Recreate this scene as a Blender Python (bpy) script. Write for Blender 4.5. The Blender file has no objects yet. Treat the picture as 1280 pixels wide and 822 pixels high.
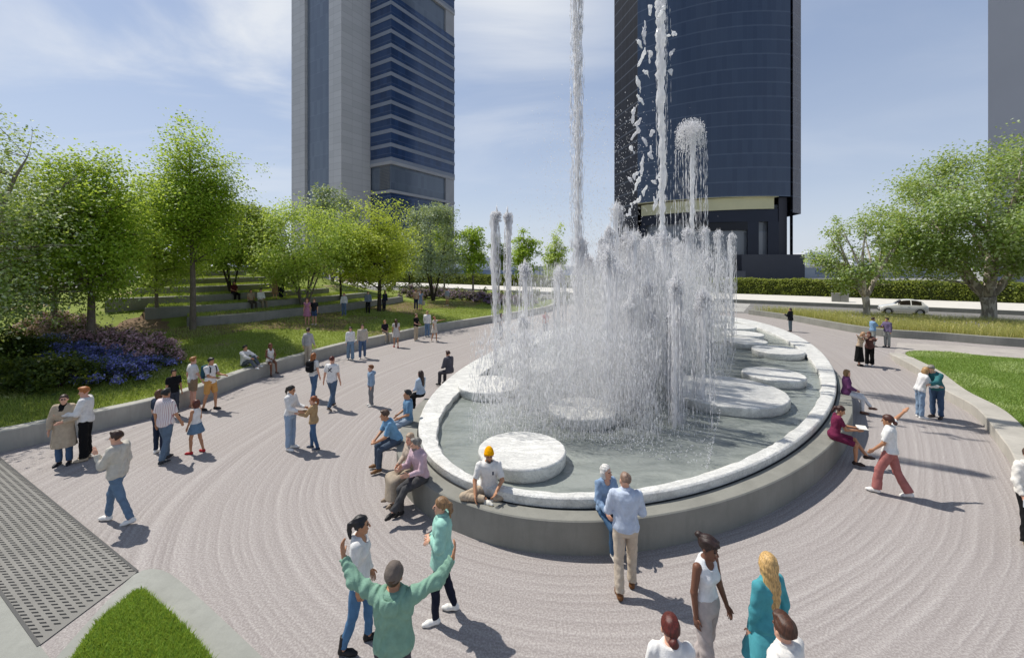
import bpy, math, random
import numpy as np
from mathutils import Vector, Matrix
from mathutils.bvhtree import BVHTree
R = math.radians
random.seed(7); rng = np.random.default_rng(11)
sc = bpy.context.scene; C = sc.collection

# ------------------------------------------------------------------ camera
F, HY, CH = 530.0, 330.0, 4.9            # focal length and horizon of the photograph in its pixels, eye height in metres
cd = bpy.data.cameras.new('camera'); cam = bpy.data.objects.new('camera', cd); C.objects.link(cam)
cam.location = (0, 0, CH); cam.rotation_euler = (R(90), 0, 0)
cd.sensor_width = 36; cd.sensor_fit = 'HORIZONTAL'; cd.lens = 36 * F / 1280
cd.shift_y = (HY - 411) / 1280; cd.clip_start = .1; cd.clip_end = 3000
sc.camera = cam
# ------------------------------------------------------------------ sky and sun
SUN_EL, SUN_V = R(57), Vector((-.86, .51))
SUN_V.normalize()
w = bpy.data.worlds.new('World'); sc.world = w; w.use_nodes = True
nt = w.node_tree; nt.nodes.clear()
def nd(nt, t, props=None, **inp):
    n = nt.nodes.new(t)
    for k, v in (props or {}).items(): setattr(n, k, v)
    for k, v in inp.items():
        k = int(k[1:]) if k[0] == '_' and k[1:].isdigit() else k.replace('_', ' ')
        if isinstance(v, bpy.types.NodeSocket): nt.links.new(v, n.inputs[k])
        else: n.inputs[k].default_value = v
    return n
def mth(nt, op, a, b=0.0, c=0.0):
    return nd(nt, 'ShaderNodeMath', {'operation': op}, _0=a, _1=b, _2=c).outputs[0]
def mixc(nt, f, a, b, blend='MIX'):
    n = nt.nodes.new('ShaderNodeMix'); n.data_type = 'RGBA'; n.blend_type = blend
    for i, v in ((0, f), (6, a), (7, b)):
        if isinstance(v, bpy.types.NodeSocket): nt.links.new(v, n.inputs[i])
        else: n.inputs[i].default_value = v if i == 0 else (*v[:3], 1)
    return n.outputs[2]
def ramp(nt, f, stops, interp='LINEAR'):
    n = nt.nodes.new('ShaderNodeValToRGB'); cr = n.color_ramp; cr.interpolation = interp
    while len(cr.elements) < len(stops): cr.elements.new(.5)
    for e, (p, c) in zip(cr.elements, stops):
        e.position = p; e.color = (c, c, c, 1) if not hasattr(c, '__len__') else (*c[:3], 1)
    nt.links.new(f, n.inputs[0]); return n.outputs[0]
sky = nd(nt, 'ShaderNodeTexSky', {'sky_type': 'NISHITA', 'sun_disc': False, 'sun_elevation': SUN_EL,
    'sun_rotation': math.atan2(SUN_V.x, SUN_V.y), 'altitude': 600, 'air_density': 1.0, 'dust_density': 1.4, 'ozone_density': 1.6})
tc = nd(nt, 'ShaderNodeTexCoord')
sep = nd(nt, 'ShaderNodeSeparateXYZ', _0=tc.outputs['Generated'])
zz = mth(nt, 'MAXIMUM', mth(nt, 'ADD', sep.outputs[2], .12), .06)
cv = nd(nt, 'ShaderNodeCombineXYZ', X=mth(nt, 'DIVIDE', sep.outputs[0], zz), Y=mth(nt, 'DIVIDE', sep.outputs[1], zz))
mp = nd(nt, 'ShaderNodeMapping', Vector=cv.outputs[0]); mp.inputs['Location'].default_value = (3.36, 1.3, 0)
mp.inputs['Rotation'].default_value = (0, 0, R(-28)); mp.inputs['Scale'].default_value = (1.0, 1.5, 1)
n1 = nd(nt, 'ShaderNodeTexNoise', Vector=mp.outputs[0], Scale=.75, Detail=9.0, Roughness=.56, Distortion=.5)
n2 = nd(nt, 'ShaderNodeTexNoise', Vector=mp.outputs[0], Scale=.35, Detail=2.0)
cl = ramp(nt, mth(nt, 'ADD', mth(nt, 'MULTIPLY', n1.outputs[0], .62), mth(nt, 'MULTIPLY', n2.outputs[0], .42)), [(.45, 0.0), (.70, 1.0)], 'EASE')
cl = mth(nt, 'MULTIPLY', cl, .16)
for px, py, w0, w1 in ((300, 30, .022, .50), (640, 10, .022, .45), (90, 30, .02, .12), (150, 200, .03, .18)):          # drifts of thin high cloud
    dv = Vector(((px - 640) / F, 1, (HY - py) / F)).normalized()
    dt = nd(nt, 'ShaderNodeVectorMath', {'operation': 'DOT_PRODUCT'}, _0=tc.outputs['Generated'], _1=tuple(dv))
    g_ = mth(nt, 'POWER', 2.718, mth(nt, 'DIVIDE', mth(nt, 'SUBTRACT', dt.outputs['Value'], 1.), w0))
    cl = mth(nt, 'ADD', cl, mth(nt, 'MULTIPLY', mth(nt, 'MULTIPLY', g_, w1 * 1.9), ramp(nt, n1.outputs[0], [(.36, 0.), (.66, 1.)], 'EASE')))
cl = mth(nt, 'MINIMUM', mth(nt, 'MULTIPLY', cl, ramp(nt, sep.outputs[2], [(.0, 0.0), (.2, 1.0)])), 1.)
pale = mixc(nt, .46, sky.outputs[0], (5.2, 6.4, 8.9))
pale = mixc(nt, ramp(nt, sep.outputs[2], [(0., .75), (.16, .30), (.42, 0.)]), pale, (7.4, 7.9, 8.7))
colr = mixc(nt, mth(nt, 'MULTIPLY', cl, .9), pale, (8.6, 8.9, 9.3))
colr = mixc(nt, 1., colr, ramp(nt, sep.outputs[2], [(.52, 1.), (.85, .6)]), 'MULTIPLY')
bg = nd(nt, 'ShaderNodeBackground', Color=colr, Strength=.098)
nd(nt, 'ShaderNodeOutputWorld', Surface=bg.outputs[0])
sd = bpy.data.lights.new('sun', 'SUN'); sun = bpy.data.objects.new('sun', sd); C.objects.link(sun)
sd.energy = 4.6; sd.angle = R(.55); sd.color = (1, .955, .88)
sdir = Vector((SUN_V.x * math.cos(SUN_EL), SUN_V.y * math.cos(SUN_EL), math.sin(SUN_EL)))
sun.rotation_euler = sdir.to_track_quat('Z', 'Y').to_euler(); sun.location = sdir * 60
vs = sc.view_settings; vs.view_transform = 'Standard'; vs.look = 'None'; vs.exposure = 0.0; vs.gamma = 1; vs.use_curve_mapping = False
cy = sc.cycles; cy.max_bounces = 8; cy.diffuse_bounces = 5; cy.glossy_bounces = 3; cy.transmission_bounces = 4; cy.transparent_max_bounces = 20
cy.use_denoising = True; cy.use_adaptive_sampling = True; cy.adaptive_threshold = .02; cy.sample_clamp_indirect = 6; cy.volume_bounces = 2
cy.caustics_reflective = False; cy.caustics_refractive = False
try: cy.denoiser = 'OPENIMAGEDENOISE'
except Exception: pass

# ------------------------------------------------------------------ helpers
def hx(h):
    h = h.lstrip('#'); v = [int(h[i:i+2], 16) / 255 for i in (0, 2, 4)]
    return tuple(x / 12.92 if x <= .04045 else ((x + .055) / 1.055) ** 2.4 for x in v)
def G(px, py, z=0.0):                     # the point at height z seen at a pixel of the photograph
    Y = (CH - z) * F / (py - HY); return ((px - 640) * Y / F, Y, z)
MC = {}
def new_mat(name):
    m = bpy.data.materials.new(name); m.use_nodes = True; nt = m.node_tree
    b = nt.nodes['Principled BSDF']; return m, nt, b
def pm(name, col, rough=.75, var=.12, scale=6., bump=0., bscale=60., spec=.3, metal=0., coat=0., dirt=0., detail=4., key=None):
    k = key or (name, tuple(np.round(col, 4)), rough, var, scale, bump, bscale, spec, metal, dirt)
    if k in MC: return MC[k]
    m, nt, b = new_mat(name); tcn = nd(nt, 'ShaderNodeTexCoord'); co = tcn.outputs['Object']
    n = nd(nt, 'ShaderNodeTexNoise', Vector=co, Scale=scale, Detail=detail, Roughness=.6)
    f = ramp(nt, n.outputs[0], [(.3, 0.), (.7, 1.)])
    cc = mixc(nt, f, [x * (1 - var) for x in col], [min(1, x * (1 + var)) for x in col])
    if dirt:
        d = nd(nt, 'ShaderNodeTexNoise', Vector=co, Scale=scale * .23, Detail=6., Roughness=.65, Distortion=.6)
        cc = mixc(nt, mth(nt, 'MULTIPLY', ramp(nt, d.outputs[0], [(.45, 0.), (.75, 1.)]), dirt), cc, [x * .62 for x in col])
    nt.links.new(cc, b.inputs['Base Color']); b.inputs['Roughness'].default_value = rough
    b.inputs['Specular IOR Level'].default_value = spec; b.inputs['Metallic'].default_value = metal
    if coat: b.inputs['Coat Weight'].default_value = coat
    if bump:
        bn = nd(nt, 'ShaderNodeTexNoise', Vector=co, Scale=bscale, Detail=3.)
        bp = nd(nt, 'ShaderNodeBump', Strength=min(1, bump), Distance=.01 if bump <= 1 else .01 * bump, Height=bn.outputs[0])
        nt.links.new(bp.outputs[0], b.inputs['Normal'])
    MC[k] = m; return m
def tag(o, label=None, cat=None, group=None, kind=None):
    if label: o['label'] = label
    if cat: o['category'] = cat
    if group: o['group'] = group
    if kind: o['kind'] = kind
    return o
def empty(name, loc, rz=0., label=None, cat=None, group=None):
    o = bpy.data.objects.new(name, None); C.objects.link(o); o.location = loc; o.rotation_euler = (0, 0, rz)
    o.empty_display_size = .2; return tag(o, label, cat, group)
def raw_mesh(name, V, Fs, mats, smooth=True, mi=None):
    me = bpy.data.meshes.new(name); V = np.asarray(V, np.float32).reshape(-1, 3)
    if not isinstance(Fs, (list, tuple)): Fs = [Fs]
    Fs = [np.asarray(f, np.int32) for f in Fs if len(f)]
    nl = sum(f.size for f in Fs); nf = sum(len(f) for f in Fs)
    me.vertices.add(len(V)); me.vertices.foreach_set('co', V.ravel())
    me.loops.add(nl); me.loops.foreach_set('vertex_index', np.concatenate([f.ravel() for f in Fs]))
    tot = np.concatenate([np.full(len(f), f.shape[1], np.int32) for f in Fs]); st = np.r_[0, np.cumsum(tot)[:-1]].astype(np.int32)
    me.polygons.add(nf); me.polygons.foreach_set('loop_start', st); me.polygons.foreach_set('loop_total', tot)
    if mi is not None: me.polygons.foreach_set('material_index', np.asarray(mi, np.int32))
    me.polygons.foreach_set('use_smooth', np.full(nf, smooth, bool))
    for m in (mats if isinstance(mats, (list, tuple)) else [mats]): me.materials.append(m)
    me.update(calc_edges=True); me.validate(); return me
def link(name, me, parent=None, loc=(0, 0, 0)):
    o = bpy.data.objects.new(name, me); C.objects.link(o); o.location = loc
    if parent is not None: o.parent = parent
    return o
def mesh_obj(name, V, Fs, mats, parent=None, smooth=True, mi=None, loc=(0, 0, 0)):
    return link(name, raw_mesh(name, V, Fs, mats, smooth, mi), parent, loc)
class MB:                                  # collects shapes, links them as ONE mesh object
    def __init__(s): s.v = []; s.q = []; s.t = []; s.n = 0
    def add(s, V, Q=(), T=()):
        V = np.asarray(V, float).reshape(-1, 3)
        if len(Q): s.q.append(np.asarray(Q, int) + s.n)
        if len(T): s.t.append(np.asarray(T, int) + s.n)
        s.v.append(V); s.n += len(V); return s
    def box(s, lo, hi, rz=0., c=(0, 0, 0)):
        V = np.array([[(lo, hi)[i & 1][0], (lo, hi)[i >> 1 & 1][1], (lo, hi)[i >> 2 & 1][2]] for i in range(8)], float)
        ca, sa = math.cos(rz), math.sin(rz); V = V @ np.array([[ca, sa, 0], [-sa, ca, 0], [0, 0, 1]]) + np.array(c)
        return s.add(V, [(0, 2, 3, 1), (4, 5, 7, 6), (0, 1, 5, 4), (2, 6, 7, 3), (0, 4, 6, 2), (1, 3, 7, 5)])
    def prism(s, poly, z0, z1):            # polygon (counter-clockwise) extruded; walls and n-gon fans
        P = np.asarray(poly, float); n = len(P)
        V = np.r_[np.c_[P, np.full(n, z0)], np.c_[P, np.full(n, z1)]]
        Q = [(i, (i + 1) % n, n + (i + 1) % n, n + i) for i in range(n)]
        from mathutils.geometry import tessellate_polygon as tp
        T = [tuple(t) for t in tp([[Vector((*p, 0)) for p in P]])]
        return s.add(V, Q, [tuple(n + i for i in t) for t in T] + [t[::-1] for t in T])
    def tube(s, path, rad, n=8, cap=True):
        P = np.asarray(path, float); m = len(P); rad = np.broadcast_to(np.asarray(rad, float), (m,))
        d = np.gradient(P, axis=0); d /= np.linalg.norm(d, axis=1)[:, None] + 1e-9
        up = np.array([0, 0, 1.]) if abs(d[0, 2]) < .9 else np.array([1., 0, 0])
        V = []
        for i in range(m):
            a = up - d[i] * (up @ d[i]); a /= np.linalg.norm(a) + 1e-9; b = np.cross(d[i], a); up = a
            t = np.arange(n) * 2 * np.pi / n
            V.append(P[i] + rad[i] * (np.outer(np.cos(t), a) + np.outer(np.sin(t), b)))
        V = np.concatenate(V); Q = [(i * n + j, i * n + (j + 1) % n, (i + 1) * n + (j + 1) % n, (i + 1) * n + j) for i in range(m - 1) for j in range(n)]
        T = []
        if cap:
            V = np.r_[V, P[:1], P[-1:]]; k = m * n
            T = [(k, (j + 1) % n, j) for j in range(n)] + [(k + 1, (m - 1) * n + j, (m - 1) * n + (j + 1) % n) for j in range(n)]
        return s.add(V, Q, T)
    def lathe(s, prof, c=(0, 0, 0), n=32, axis='z'):
        V = []; t = np.arange(n) * 2 * np.pi / n
        for r, z in prof:
            a, b, cc = r * np.cos(t), r * np.sin(t), np.full(n, z)
            V.append(np.c_[a, b, cc] if axis == 'z' else (np.c_[cc, a, b] if axis == 'x' else np.c_[b, cc, a]))
        m = len(prof)
        Q = [(i * n + j, i * n + (j + 1) % n, (i + 1) * n + (j + 1) % n, (i + 1) * n + j) for i in range(m - 1) for j in range(n)]
        return s.add(np.concatenate(V) + np.array(c), Q)
    def grid(s, Pg):                        # Pg: (a, b, 3)
        a, b = Pg.shape[:2]; i, j = np.meshgrid(np.arange(a - 1), np.arange(b - 1), indexing='ij'); k = (i * b + j).ravel()
        return s.add(Pg.reshape(-1, 3), np.c_[k, k + b, k + b + 1, k + 1])
    def build(s, name, mat, parent=None, smooth=False, loc=(0, 0, 0)):
        return mesh_obj(name, np.concatenate(s.v), [np.concatenate(x) for x in (s.q, s.t) if x], mat, parent, smooth, None, loc)
def resample(P, n):                        # smooth curve through points, n even samples
    P = np.asarray(P, float); m = len(P); E = np.r_[2 * P[:1] - P[1:2], P, 2 * P[-1:] - P[-2:-1]]; out = []
    for i in range(m - 1):
        p0, p1, p2, p3 = E[i:i + 4]; t = np.linspace(0, 1, 24, endpoint=False)[:, None]
        out.append(.5 * (2 * p1 + (p2 - p0) * t + (2 * p0 - 5 * p1 + 4 * p2 - p3) * t ** 2 + (3 * p1 - p0 - 3 * p2 + p3) * t ** 3))
    Q = np.concatenate(out + [P[-1:]]); L = np.r_[0, np.cumsum(np.linalg.norm(np.diff(Q, axis=0), axis=1))]
    s = np.linspace(0, L[-1], n); return np.c_[tuple(np.interp(s, L, Q[:, k]) for k in range(Q.shape[1]))]
def normals2(P):                           # left-hand normals of a 2D polyline
    d = np.gradient(P[:, :2], axis=0); d /= np.linalg.norm(d, axis=1)[:, None]; return np.c_[-d[:, 1], d[:, 0]]
def wall_strip(A, B, z0, z1, cham=.02):    # closed wall between two parallel 2D curves with a small chamfer
    n = len(A); z0 = np.broadcast_to(z0, (n,)); z1 = np.broadcast_to(z1, (n,)); D = B - A; D = D / (np.linalg.norm(D, axis=1)[:, None] + 1e-9)
    rings = [np.c_[A, z0], np.c_[A, z1 - cham], np.c_[A + D * cham, z1], np.c_[B - D * cham, z1], np.c_[B, z1 - cham], np.c_[B, z0]]
    Pg = np.stack(rings, 1); mb = MB(); mb.grid(Pg)
    for e, o in ((0, 1), (n - 1, -1)):
        V = Pg[e]; mb.add(V, [(0, 1, 4, 5)[::o], (1, 2, 3, 4)[::o]])
    return mb
# ------------------------------------------------------------------ materials of the setting
def concrete(name, col, joints=0, key=None):
    m, nt, b = new_mat(name); co = nd(nt, 'ShaderNodeTexCoord').outputs['Object']
    a = nd(nt, 'ShaderNodeTexNoise', Vector=co, Scale=1.1, Detail=8., Roughness=.62)
    f = nd(nt, 'ShaderNodeTexNoise', Vector=co, Scale=70., Detail=3.)
    st = nd(nt, 'ShaderNodeMapping', Vector=co); st.inputs['Scale'].default_value = (2.2, 2.2, .35)
    s2 = nd(nt, 'ShaderNodeTexNoise', Vector=st.outputs[0], Scale=2.4, Detail=6., Roughness=.7)
    c1 = mixc(nt, ramp(nt, a.outputs[0], [(.3, 0.), (.7, 1.)]), [x * .82 for x in col], [x * 1.1 for x in col])
    c1 = mixc(nt, mth(nt, 'MULTIPLY', ramp(nt, s2.outputs[0], [(.48, 0.), (.72, 1.)]), .45), c1, [x * .66 for x in col])
    c1 = mixc(nt, mth(nt, 'MULTIPLY', ramp(nt, f.outputs[0], [(.4, 0.), (.65, 1.)]), .22), c1, [x * .7 for x in col])
    nt.links.new(c1, b.inputs['Base Color']); b.inputs['Roughness'].default_value = .8; b.inputs['Specular IOR Level'].default_value = .25
    bp = nd(nt, 'ShaderNodeBump', Strength=.25, Distance=.006, Height=f.outputs[0]); nt.links.new(bp.outputs[0], b.inputs['Normal'])
    return m
M_CONC = concrete('pale_concrete', hx('#aaa8a0'))
M_CONC_D = concrete('grey_concrete', hx('#8d8c84'))
M_CONC_S = concrete('smooth_concrete', hx('#9b9c95'))
M_KERB = concrete('kerb_concrete', hx('#b6b1a7'))
FC, FA, FB, FPH = np.array([7.5387, 21.6305]), 15.926, 6.964, R(59.282)     # the fountain's ellipse: centre, half axes, turn
FU = np.array([math.cos(FPH), math.sin(FPH)]); FV = np.array([-FU[1], FU[0]])
def fell(th, off=0.):                      # point of the ellipse (degrees), moved out along its normal
    t = np.radians(np.asarray(th, float)); p = FC + np.multiply.outer(FA * np.cos(t), FU) + np.multiply.outer(FB * np.sin(t), FV)
    n = np.multiply.outer(np.cos(t) / FA, FU) + np.multiply.outer(np.sin(t) / FB, FV); n /= np.linalg.norm(n, axis=-1)[..., None]
    return p + n * np.asarray(off)[..., None]
def paving_mat():
    m, nt, b = new_mat('raked_paving'); pos = nd(nt, 'ShaderNodeNewGeometry').outputs['Position']
    mp = nd(nt, 'ShaderNodeMapping', {'vector_type': 'TEXTURE'}, Vector=pos); mp.inputs['Location'].default_value = (FC[0], FC[1], 0); mp.inputs['Rotation'].default_value = (0, 0, FPH)
    wob = nd(nt, 'ShaderNodeTexNoise', Vector=pos, Scale=.16, Detail=2.)
    s = nd(nt, 'ShaderNodeSeparateXYZ', _0=mp.outputs[0]); X, Y = s.outputs[0], s.outputs[1]
    def ln(a, b_): return mth(nt, 'SQRT', mth(nt, 'ADD', mth(nt, 'POWER', mth(nt, 'ABSOLUTE', mth(nt, 'DIVIDE', X, a)), 2.), mth(nt, 'POWER', mth(nt, 'ABSOLUTE', mth(nt, 'DIVIDE', Y, b_)), 2.)))
    k = ln(FA, FB); k2 = ln(FA * FA, FB * FB)
    d = mth(nt, 'DIVIDE', mth(nt, 'MULTIPLY', k, mth(nt, 'SUBTRACT', k, 1.)), k2)
    d = mth(nt, 'ADD', d, mth(nt, 'MULTIPLY', wob.outputs[0], .55))
    bl = nd(nt, 'ShaderNodeTexNoise', Vector=pos, Scale=.9, Detail=3.)
    v1 = nd(nt, 'ShaderNodeTexNoise', {'noise_dimensions': '1D'}, W=mth(nt, 'MULTIPLY', d, 3.3), Scale=1., Detail=2.5, Roughness=.6)
    v2 = mth(nt, 'SINE', mth(nt, 'MULTIPLY', d, 15.5))
    v3 = mth(nt, 'SINE', mth(nt, 'MULTIPLY', d, 61.))
    jit = nd(nt, 'ShaderNodeTexNoise', {'noise_dimensions': '1D'}, W=mth(nt, 'MULTIPLY', d, 1.7), Scale=1., Detail=2.)
    fr = mth(nt, 'FRACT', mth(nt, 'ADD', mth(nt, 'MULTIPLY', d, 6.4), mth(nt, 'MULTIPLY', jit.outputs[0], 3.)))
    line = ramp(nt, fr, [(.12, .5), (.36, .92), (.52, .5), (.68, .12), (.9, .5)])
    amp = ramp(nt, bl.outputs[0], [(.35, .25), (.65, 1.)])
    v3 = mth(nt, 'MULTIPLY', mth(nt, 'SUBTRACT', line, .5), amp)
    st = mth(nt, 'ADD', mth(nt, 'ADD', mth(nt, 'MULTIPLY', v1.outputs[0], .30), mth(nt, 'ADD', mth(nt, 'MULTIPLY', v3, .40), .46)), mth(nt, 'MULTIPLY', mth(nt, 'MULTIPLY', v2, .02), mth(nt, 'ADD', bl.outputs[0], .4)))
    base = mixc(nt, ramp(nt, st, [(.30, 0.), (.88, 1.)]), hx('#8e8784'), hx('#bcb6b2'))
    big = nd(nt, 'ShaderNodeTexNoise', Vector=pos, Scale=.22, Detail=5., Roughness=.6)
    base = mixc(nt, mth(nt, 'MULTIPLY', ramp(nt, big.outputs[0], [(.4, 0.), (.7, 1.)]), .25), base, hx('#9c9591'))
    g1 = nd(nt, 'ShaderNodeTexNoise', Vector=pos, Scale=34., Detail=4., Roughness=.75)
    base = mixc(nt, ramp(nt, g1.outputs[0], [(.42, .5), (.57, 0.)]), base, hx('#756c6b'))
    base = mixc(nt, ramp(nt, g1.outputs[0], [(.55, 0.), (.70, .3)]), base, hx('#d2ccc6'))
    nt.links.new(base, b.inputs['Base Color']); b.inputs['Roughness'].default_value = .85; b.inputs['Specular IOR Level'].default_value = .2
    hgt = mth(nt, 'ADD', mth(nt, 'MULTIPLY', v3, .25), mth(nt, 'ADD', g1.outputs[0], mth(nt, 'MULTIPLY', st, .8)))
    bp = nd(nt, 'ShaderNodeBump', Strength=.45, Distance=.012, Height=hgt); nt.links.new(bp.outputs[0], b.inputs['Normal'])
    return m
M_PAVE = paving_mat()
def marble_mat():
    m, nt, b = new_mat('white_marble'); pos = nd(nt, 'ShaderNodeNewGeometry').outputs['Position']
    st = nd(nt, 'ShaderNodeMapping', Vector=pos); st.inputs['Scale'].default_value = (.8, 1.7, 1.2); st.inputs['Rotation'].default_value = (0, 0, .5)
    n = nd(nt, 'ShaderNodeTexNoise', Vector=st.outputs[0], Scale=1.5, Detail=9., Roughness=.62, Distortion=1.3)
    vein = ramp(nt, n.outputs[0], [(.40, 0.), (.50, 1.), (.515, .9), (.60, 0.)])
    n2 = nd(nt, 'ShaderNodeTexNoise', Vector=pos, Scale=3.5, Detail=5.)
    c = mixc(nt, ramp(nt, n2.outputs[0], [(.3, 0.), (.7, 1.)]), hx('#d8d7d2'), hx('#e6e5e0'))
    c = mixc(nt, mth(nt, 'MULTIPLY', vein, .45), c, hx('#a3a3a0'))
    n3 = nd(nt, 'ShaderNodeTexNoise', Vector=pos, Scale=26., Detail=4.)
    c = mixc(nt, ramp(nt, n3.outputs[0], [(.35, .3), (.5, 0.)]), c, hx('#8d8e8c'))
    nt.links.new(c, b.inputs['Base Color']); b.inputs['Roughness'].default_value = .55
    bp = nd(nt, 'ShaderNodeBump', Strength=.6, Distance=.02, Height=n3.outputs[0]); nt.links.new(bp.outputs[0], b.inputs['Normal'])
    return m
M_MARBLE = marble_mat()
def water_mat():
    m, nt, b = new_mat('pool_water'); pos = nd(nt, 'ShaderNodeNewGeometry').outputs['Position']
    st = nd(nt, 'ShaderNodeMapping', Vector=pos); st.inputs['Scale'].default_value = (.6, 1.8, 1); st.inputs['Rotation'].default_value = (0, 0, -.35)
    n = nd(nt, 'ShaderNodeTexNoise', Vector=st.outputs[0], Scale=1.1, Detail=7., Roughness=.62, Distortion=.7)
    c = mixc(nt, ramp(nt, n.outputs[0], [(.38, 0.), (.55, 1.)]), hx('#777d79'), hx('#8e938e'))
    nt.links.new(c, b.inputs['Base Color']); b.inputs['Roughness'].default_value = .12; b.inputs['IOR'].default_value = 1.33
    r1 = nd(nt, 'ShaderNodeTexNoise', Vector=pos, Scale=6., Detail=4., Distortion=.8)
    r2 = nd(nt, 'ShaderNodeTexNoise', Vector=pos, Scale=1.6, Detail=3.)
    bp = nd(nt, 'ShaderNodeBump', Strength=.5, Distance=.05, Height=mth(nt, 'ADD', r1.outputs[0], r2.outputs[0])); nt.links.new(bp.outputs[0], b.inputs['Normal'])
    return m
M_WATER = water_mat()
def turf_mat(name, a, b_, soil, soil_amt):
    m, nt, b = new_mat(name); pos = nd(nt, 'ShaderNodeNewGeometry').outputs['Position']
    n = nd(nt, 'ShaderNodeTexNoise', Vector=pos, Scale=.55, Detail=6., Roughness=.65)
    f = nd(nt, 'ShaderNodeTexNoise', Vector=pos, Scale=28., Detail=4., Roughness=.7)
    c = mixc(nt, ramp(nt, n.outputs[0], [(.35, 0.), (.65, 1.)]), a, b_)
    c = mixc(nt, ramp(nt, f.outputs[0], [(.35, .7), (.6, 0.)]), c, [x * .5 for x in a])
    if soil_amt:
        s = nd(nt, 'ShaderNodeTexNoise', Vector=pos, Scale=.23, Detail=3., Distortion=.4)
        c = mixc(nt, ramp(nt, s.outputs[0], [(.60, 0.), (.65, soil_amt)]), c, soil)
    nt.links.new(c, b.inputs['Base Color']); b.inputs['Roughness'].default_value = .95; b.inputs['Specular IOR Level'].default_value = .1
    bp = nd(nt, 'ShaderNodeBump', Strength=.7, Distance=.04, Height=f.outputs[0]); nt.links.new(bp.outputs[0], b.inputs['Normal'])
    return m
M_LAWN_L = turf_mat('park_lawn', hx('#77843e'), hx('#9aa65a'), hx('#a08e76'), .8)
M_LAWN_R = turf_mat('green_lawn', hx('#587434'), hx('#6c863e'), hx('#87775f'), 0)
M_LAWN_N = turf_mat('near_lawn', hx('#44601f'), hx('#5a752a'), hx('#87775f'), 0)
M_BED = turf_mat('bed_soil', hx('#7a7248'), hx('#97894f'), hx('#87775f'), 0)
M_SOIL = turf_mat('soil', hx('#7c6553'), hx('#94806a'), hx('#87775f'), 0)
def leaf_mat(name, cols, trans=.35, rough=.5):
    m, nt, b = new_mat(name); nt.nodes.remove(b); out = [n for n in nt.nodes if n.type == 'OUTPUT_MATERIAL'][0]
    ri = nd(nt, 'ShaderNodeNewGeometry').outputs['Random Per Island']
    st = [(i / max(1, len(cols) - 1), hx(c)) for i, c in enumerate(cols)]
    c = ramp(nt, ri, st)
    d = nd(nt, 'ShaderNodeBsdfPrincipled', Base_Color=c, Roughness=rough); d.inputs['Specular IOR Level'].default_value = .3
    if trans:
        t = nd(nt, 'ShaderNodeBsdfTranslucent', Color=mixc(nt, .65, c, hx('#cbd957'), 'MIX'))
        mx = nd(nt, 'ShaderNodeMixShader', _0=trans, _1=d.outputs[0], _2=t.outputs[0]); nt.links.new(mx.outputs[0], out.inputs[0])
    else: nt.links.new(d.outputs[0], out.inputs[0])
    return m
# ------------------------------------------------------------------ the ground
M_GROUND = pm('city_ground', hx('#8e8f8a'), .9, .15, .05)
mb = MB(); mb.add([(-900, -60, -.02), (900, -60, -.02), (900, 1500, -.02), (-900, 1500, -.02)], [(0, 1, 2, 3)])
tag(mb.build('ground', M_GROUND), kind='structure')
RD = np.array([.84, -.5426]); RN = np.array([.5426, .84]); RP = np.array([26.4, 40.6])      # along the road, across it, a point of its near edge
def rp(s, n): return RP + RD * s + RN * n
mb = MB(); a, b = rp(-75, -.6), rp(42, -.6)
mb.prism([(-45, -12), (48, -12), (48, 10), tuple(b), tuple(a)], -.3, 0.0)
tag(mb.build('plaza_paving', M_PAVE), kind='structure')
def strip(name, s0, s1, n0, n1, z, m, seg=1):
    mb = MB(); P = [rp(s0, n0), rp(s1, n0), rp(s1, n1), rp(s0, n1)]; mb.add([(*p, z) for p in P], [(0, 1, 2, 3)]); return tag(mb.build(name, m), kind='structure')
M_ROAD = pm('asphalt', hx('#7d7b78'), .85, .12, 3., .4, 90., dirt=.2)
strip('road', -150, 90, -.6, 12, .004, M_ROAD)
M_WHITE = pm('road_paint', hx('#d0cec8'), .7, .1, 5.)
mb = MB()
for s in np.arange(-60, 45, 6.):
    P = [rp(s, 5.9), rp(s + 2.6, 5.9), rp(s + 2.6, 6.05), rp(s, 6.05)]; mb.add([(*p, .008) for p in P], [(0, 1, 2, 3)])
for n in np.arange(1.2, 11.5, 1.15):
    P = [rp(-7.6, n), rp(-3.8, n), rp(-3.8, n + .55), rp(-7.6, n + .55)]; mb.add([(*p, .008) for p in P], [(0, 1, 2, 3)])
tag(mb.build('road_markings', M_WHITE), kind='structure')
M_SIDE = pm('pale_pavement', hx('#d3cfc6'), .85, .06, 1.2, .2, 40., dirt=.2)
strip('pavement', -150, 90, 12.4, 29, .12, M_SIDE)
strip('far_ground', -150, 120, 31.5, 75, .02, pm('pale_ground', hx('#a9adb0'), .9, .1, .1))
def low_wall(s0, s1, n0, n1, h, label, m):
    mb = MB(); c = [rp(s0, n0), rp(s1, n0), rp(s1, n1), rp(s0, n1)]; mb.prism([tuple(p) for p in c], -.1, h)
    return tag(mb.build('kerb_wall', m), label, 'wall')
low_wall(-8, 60, 12, 12.4, .42, 'long low grey concrete wall on the far side of the road, below the pale pavement', M_CONC_D)
low_wall(-70, -12, 12, 12.4, .42, 'low grey concrete wall across the road behind the fountain, left of the crossing', M_CONC_D)
low_wall(-2.8, 60, -.9, -.45, .30, 'long low pale wall on the near side of the road, behind the tall grasses', M_CONC)
low_wall(-70, -9, -.9, -.45, .30, 'low pale wall on the near side of the road behind the water jets', M_CONC)

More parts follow.
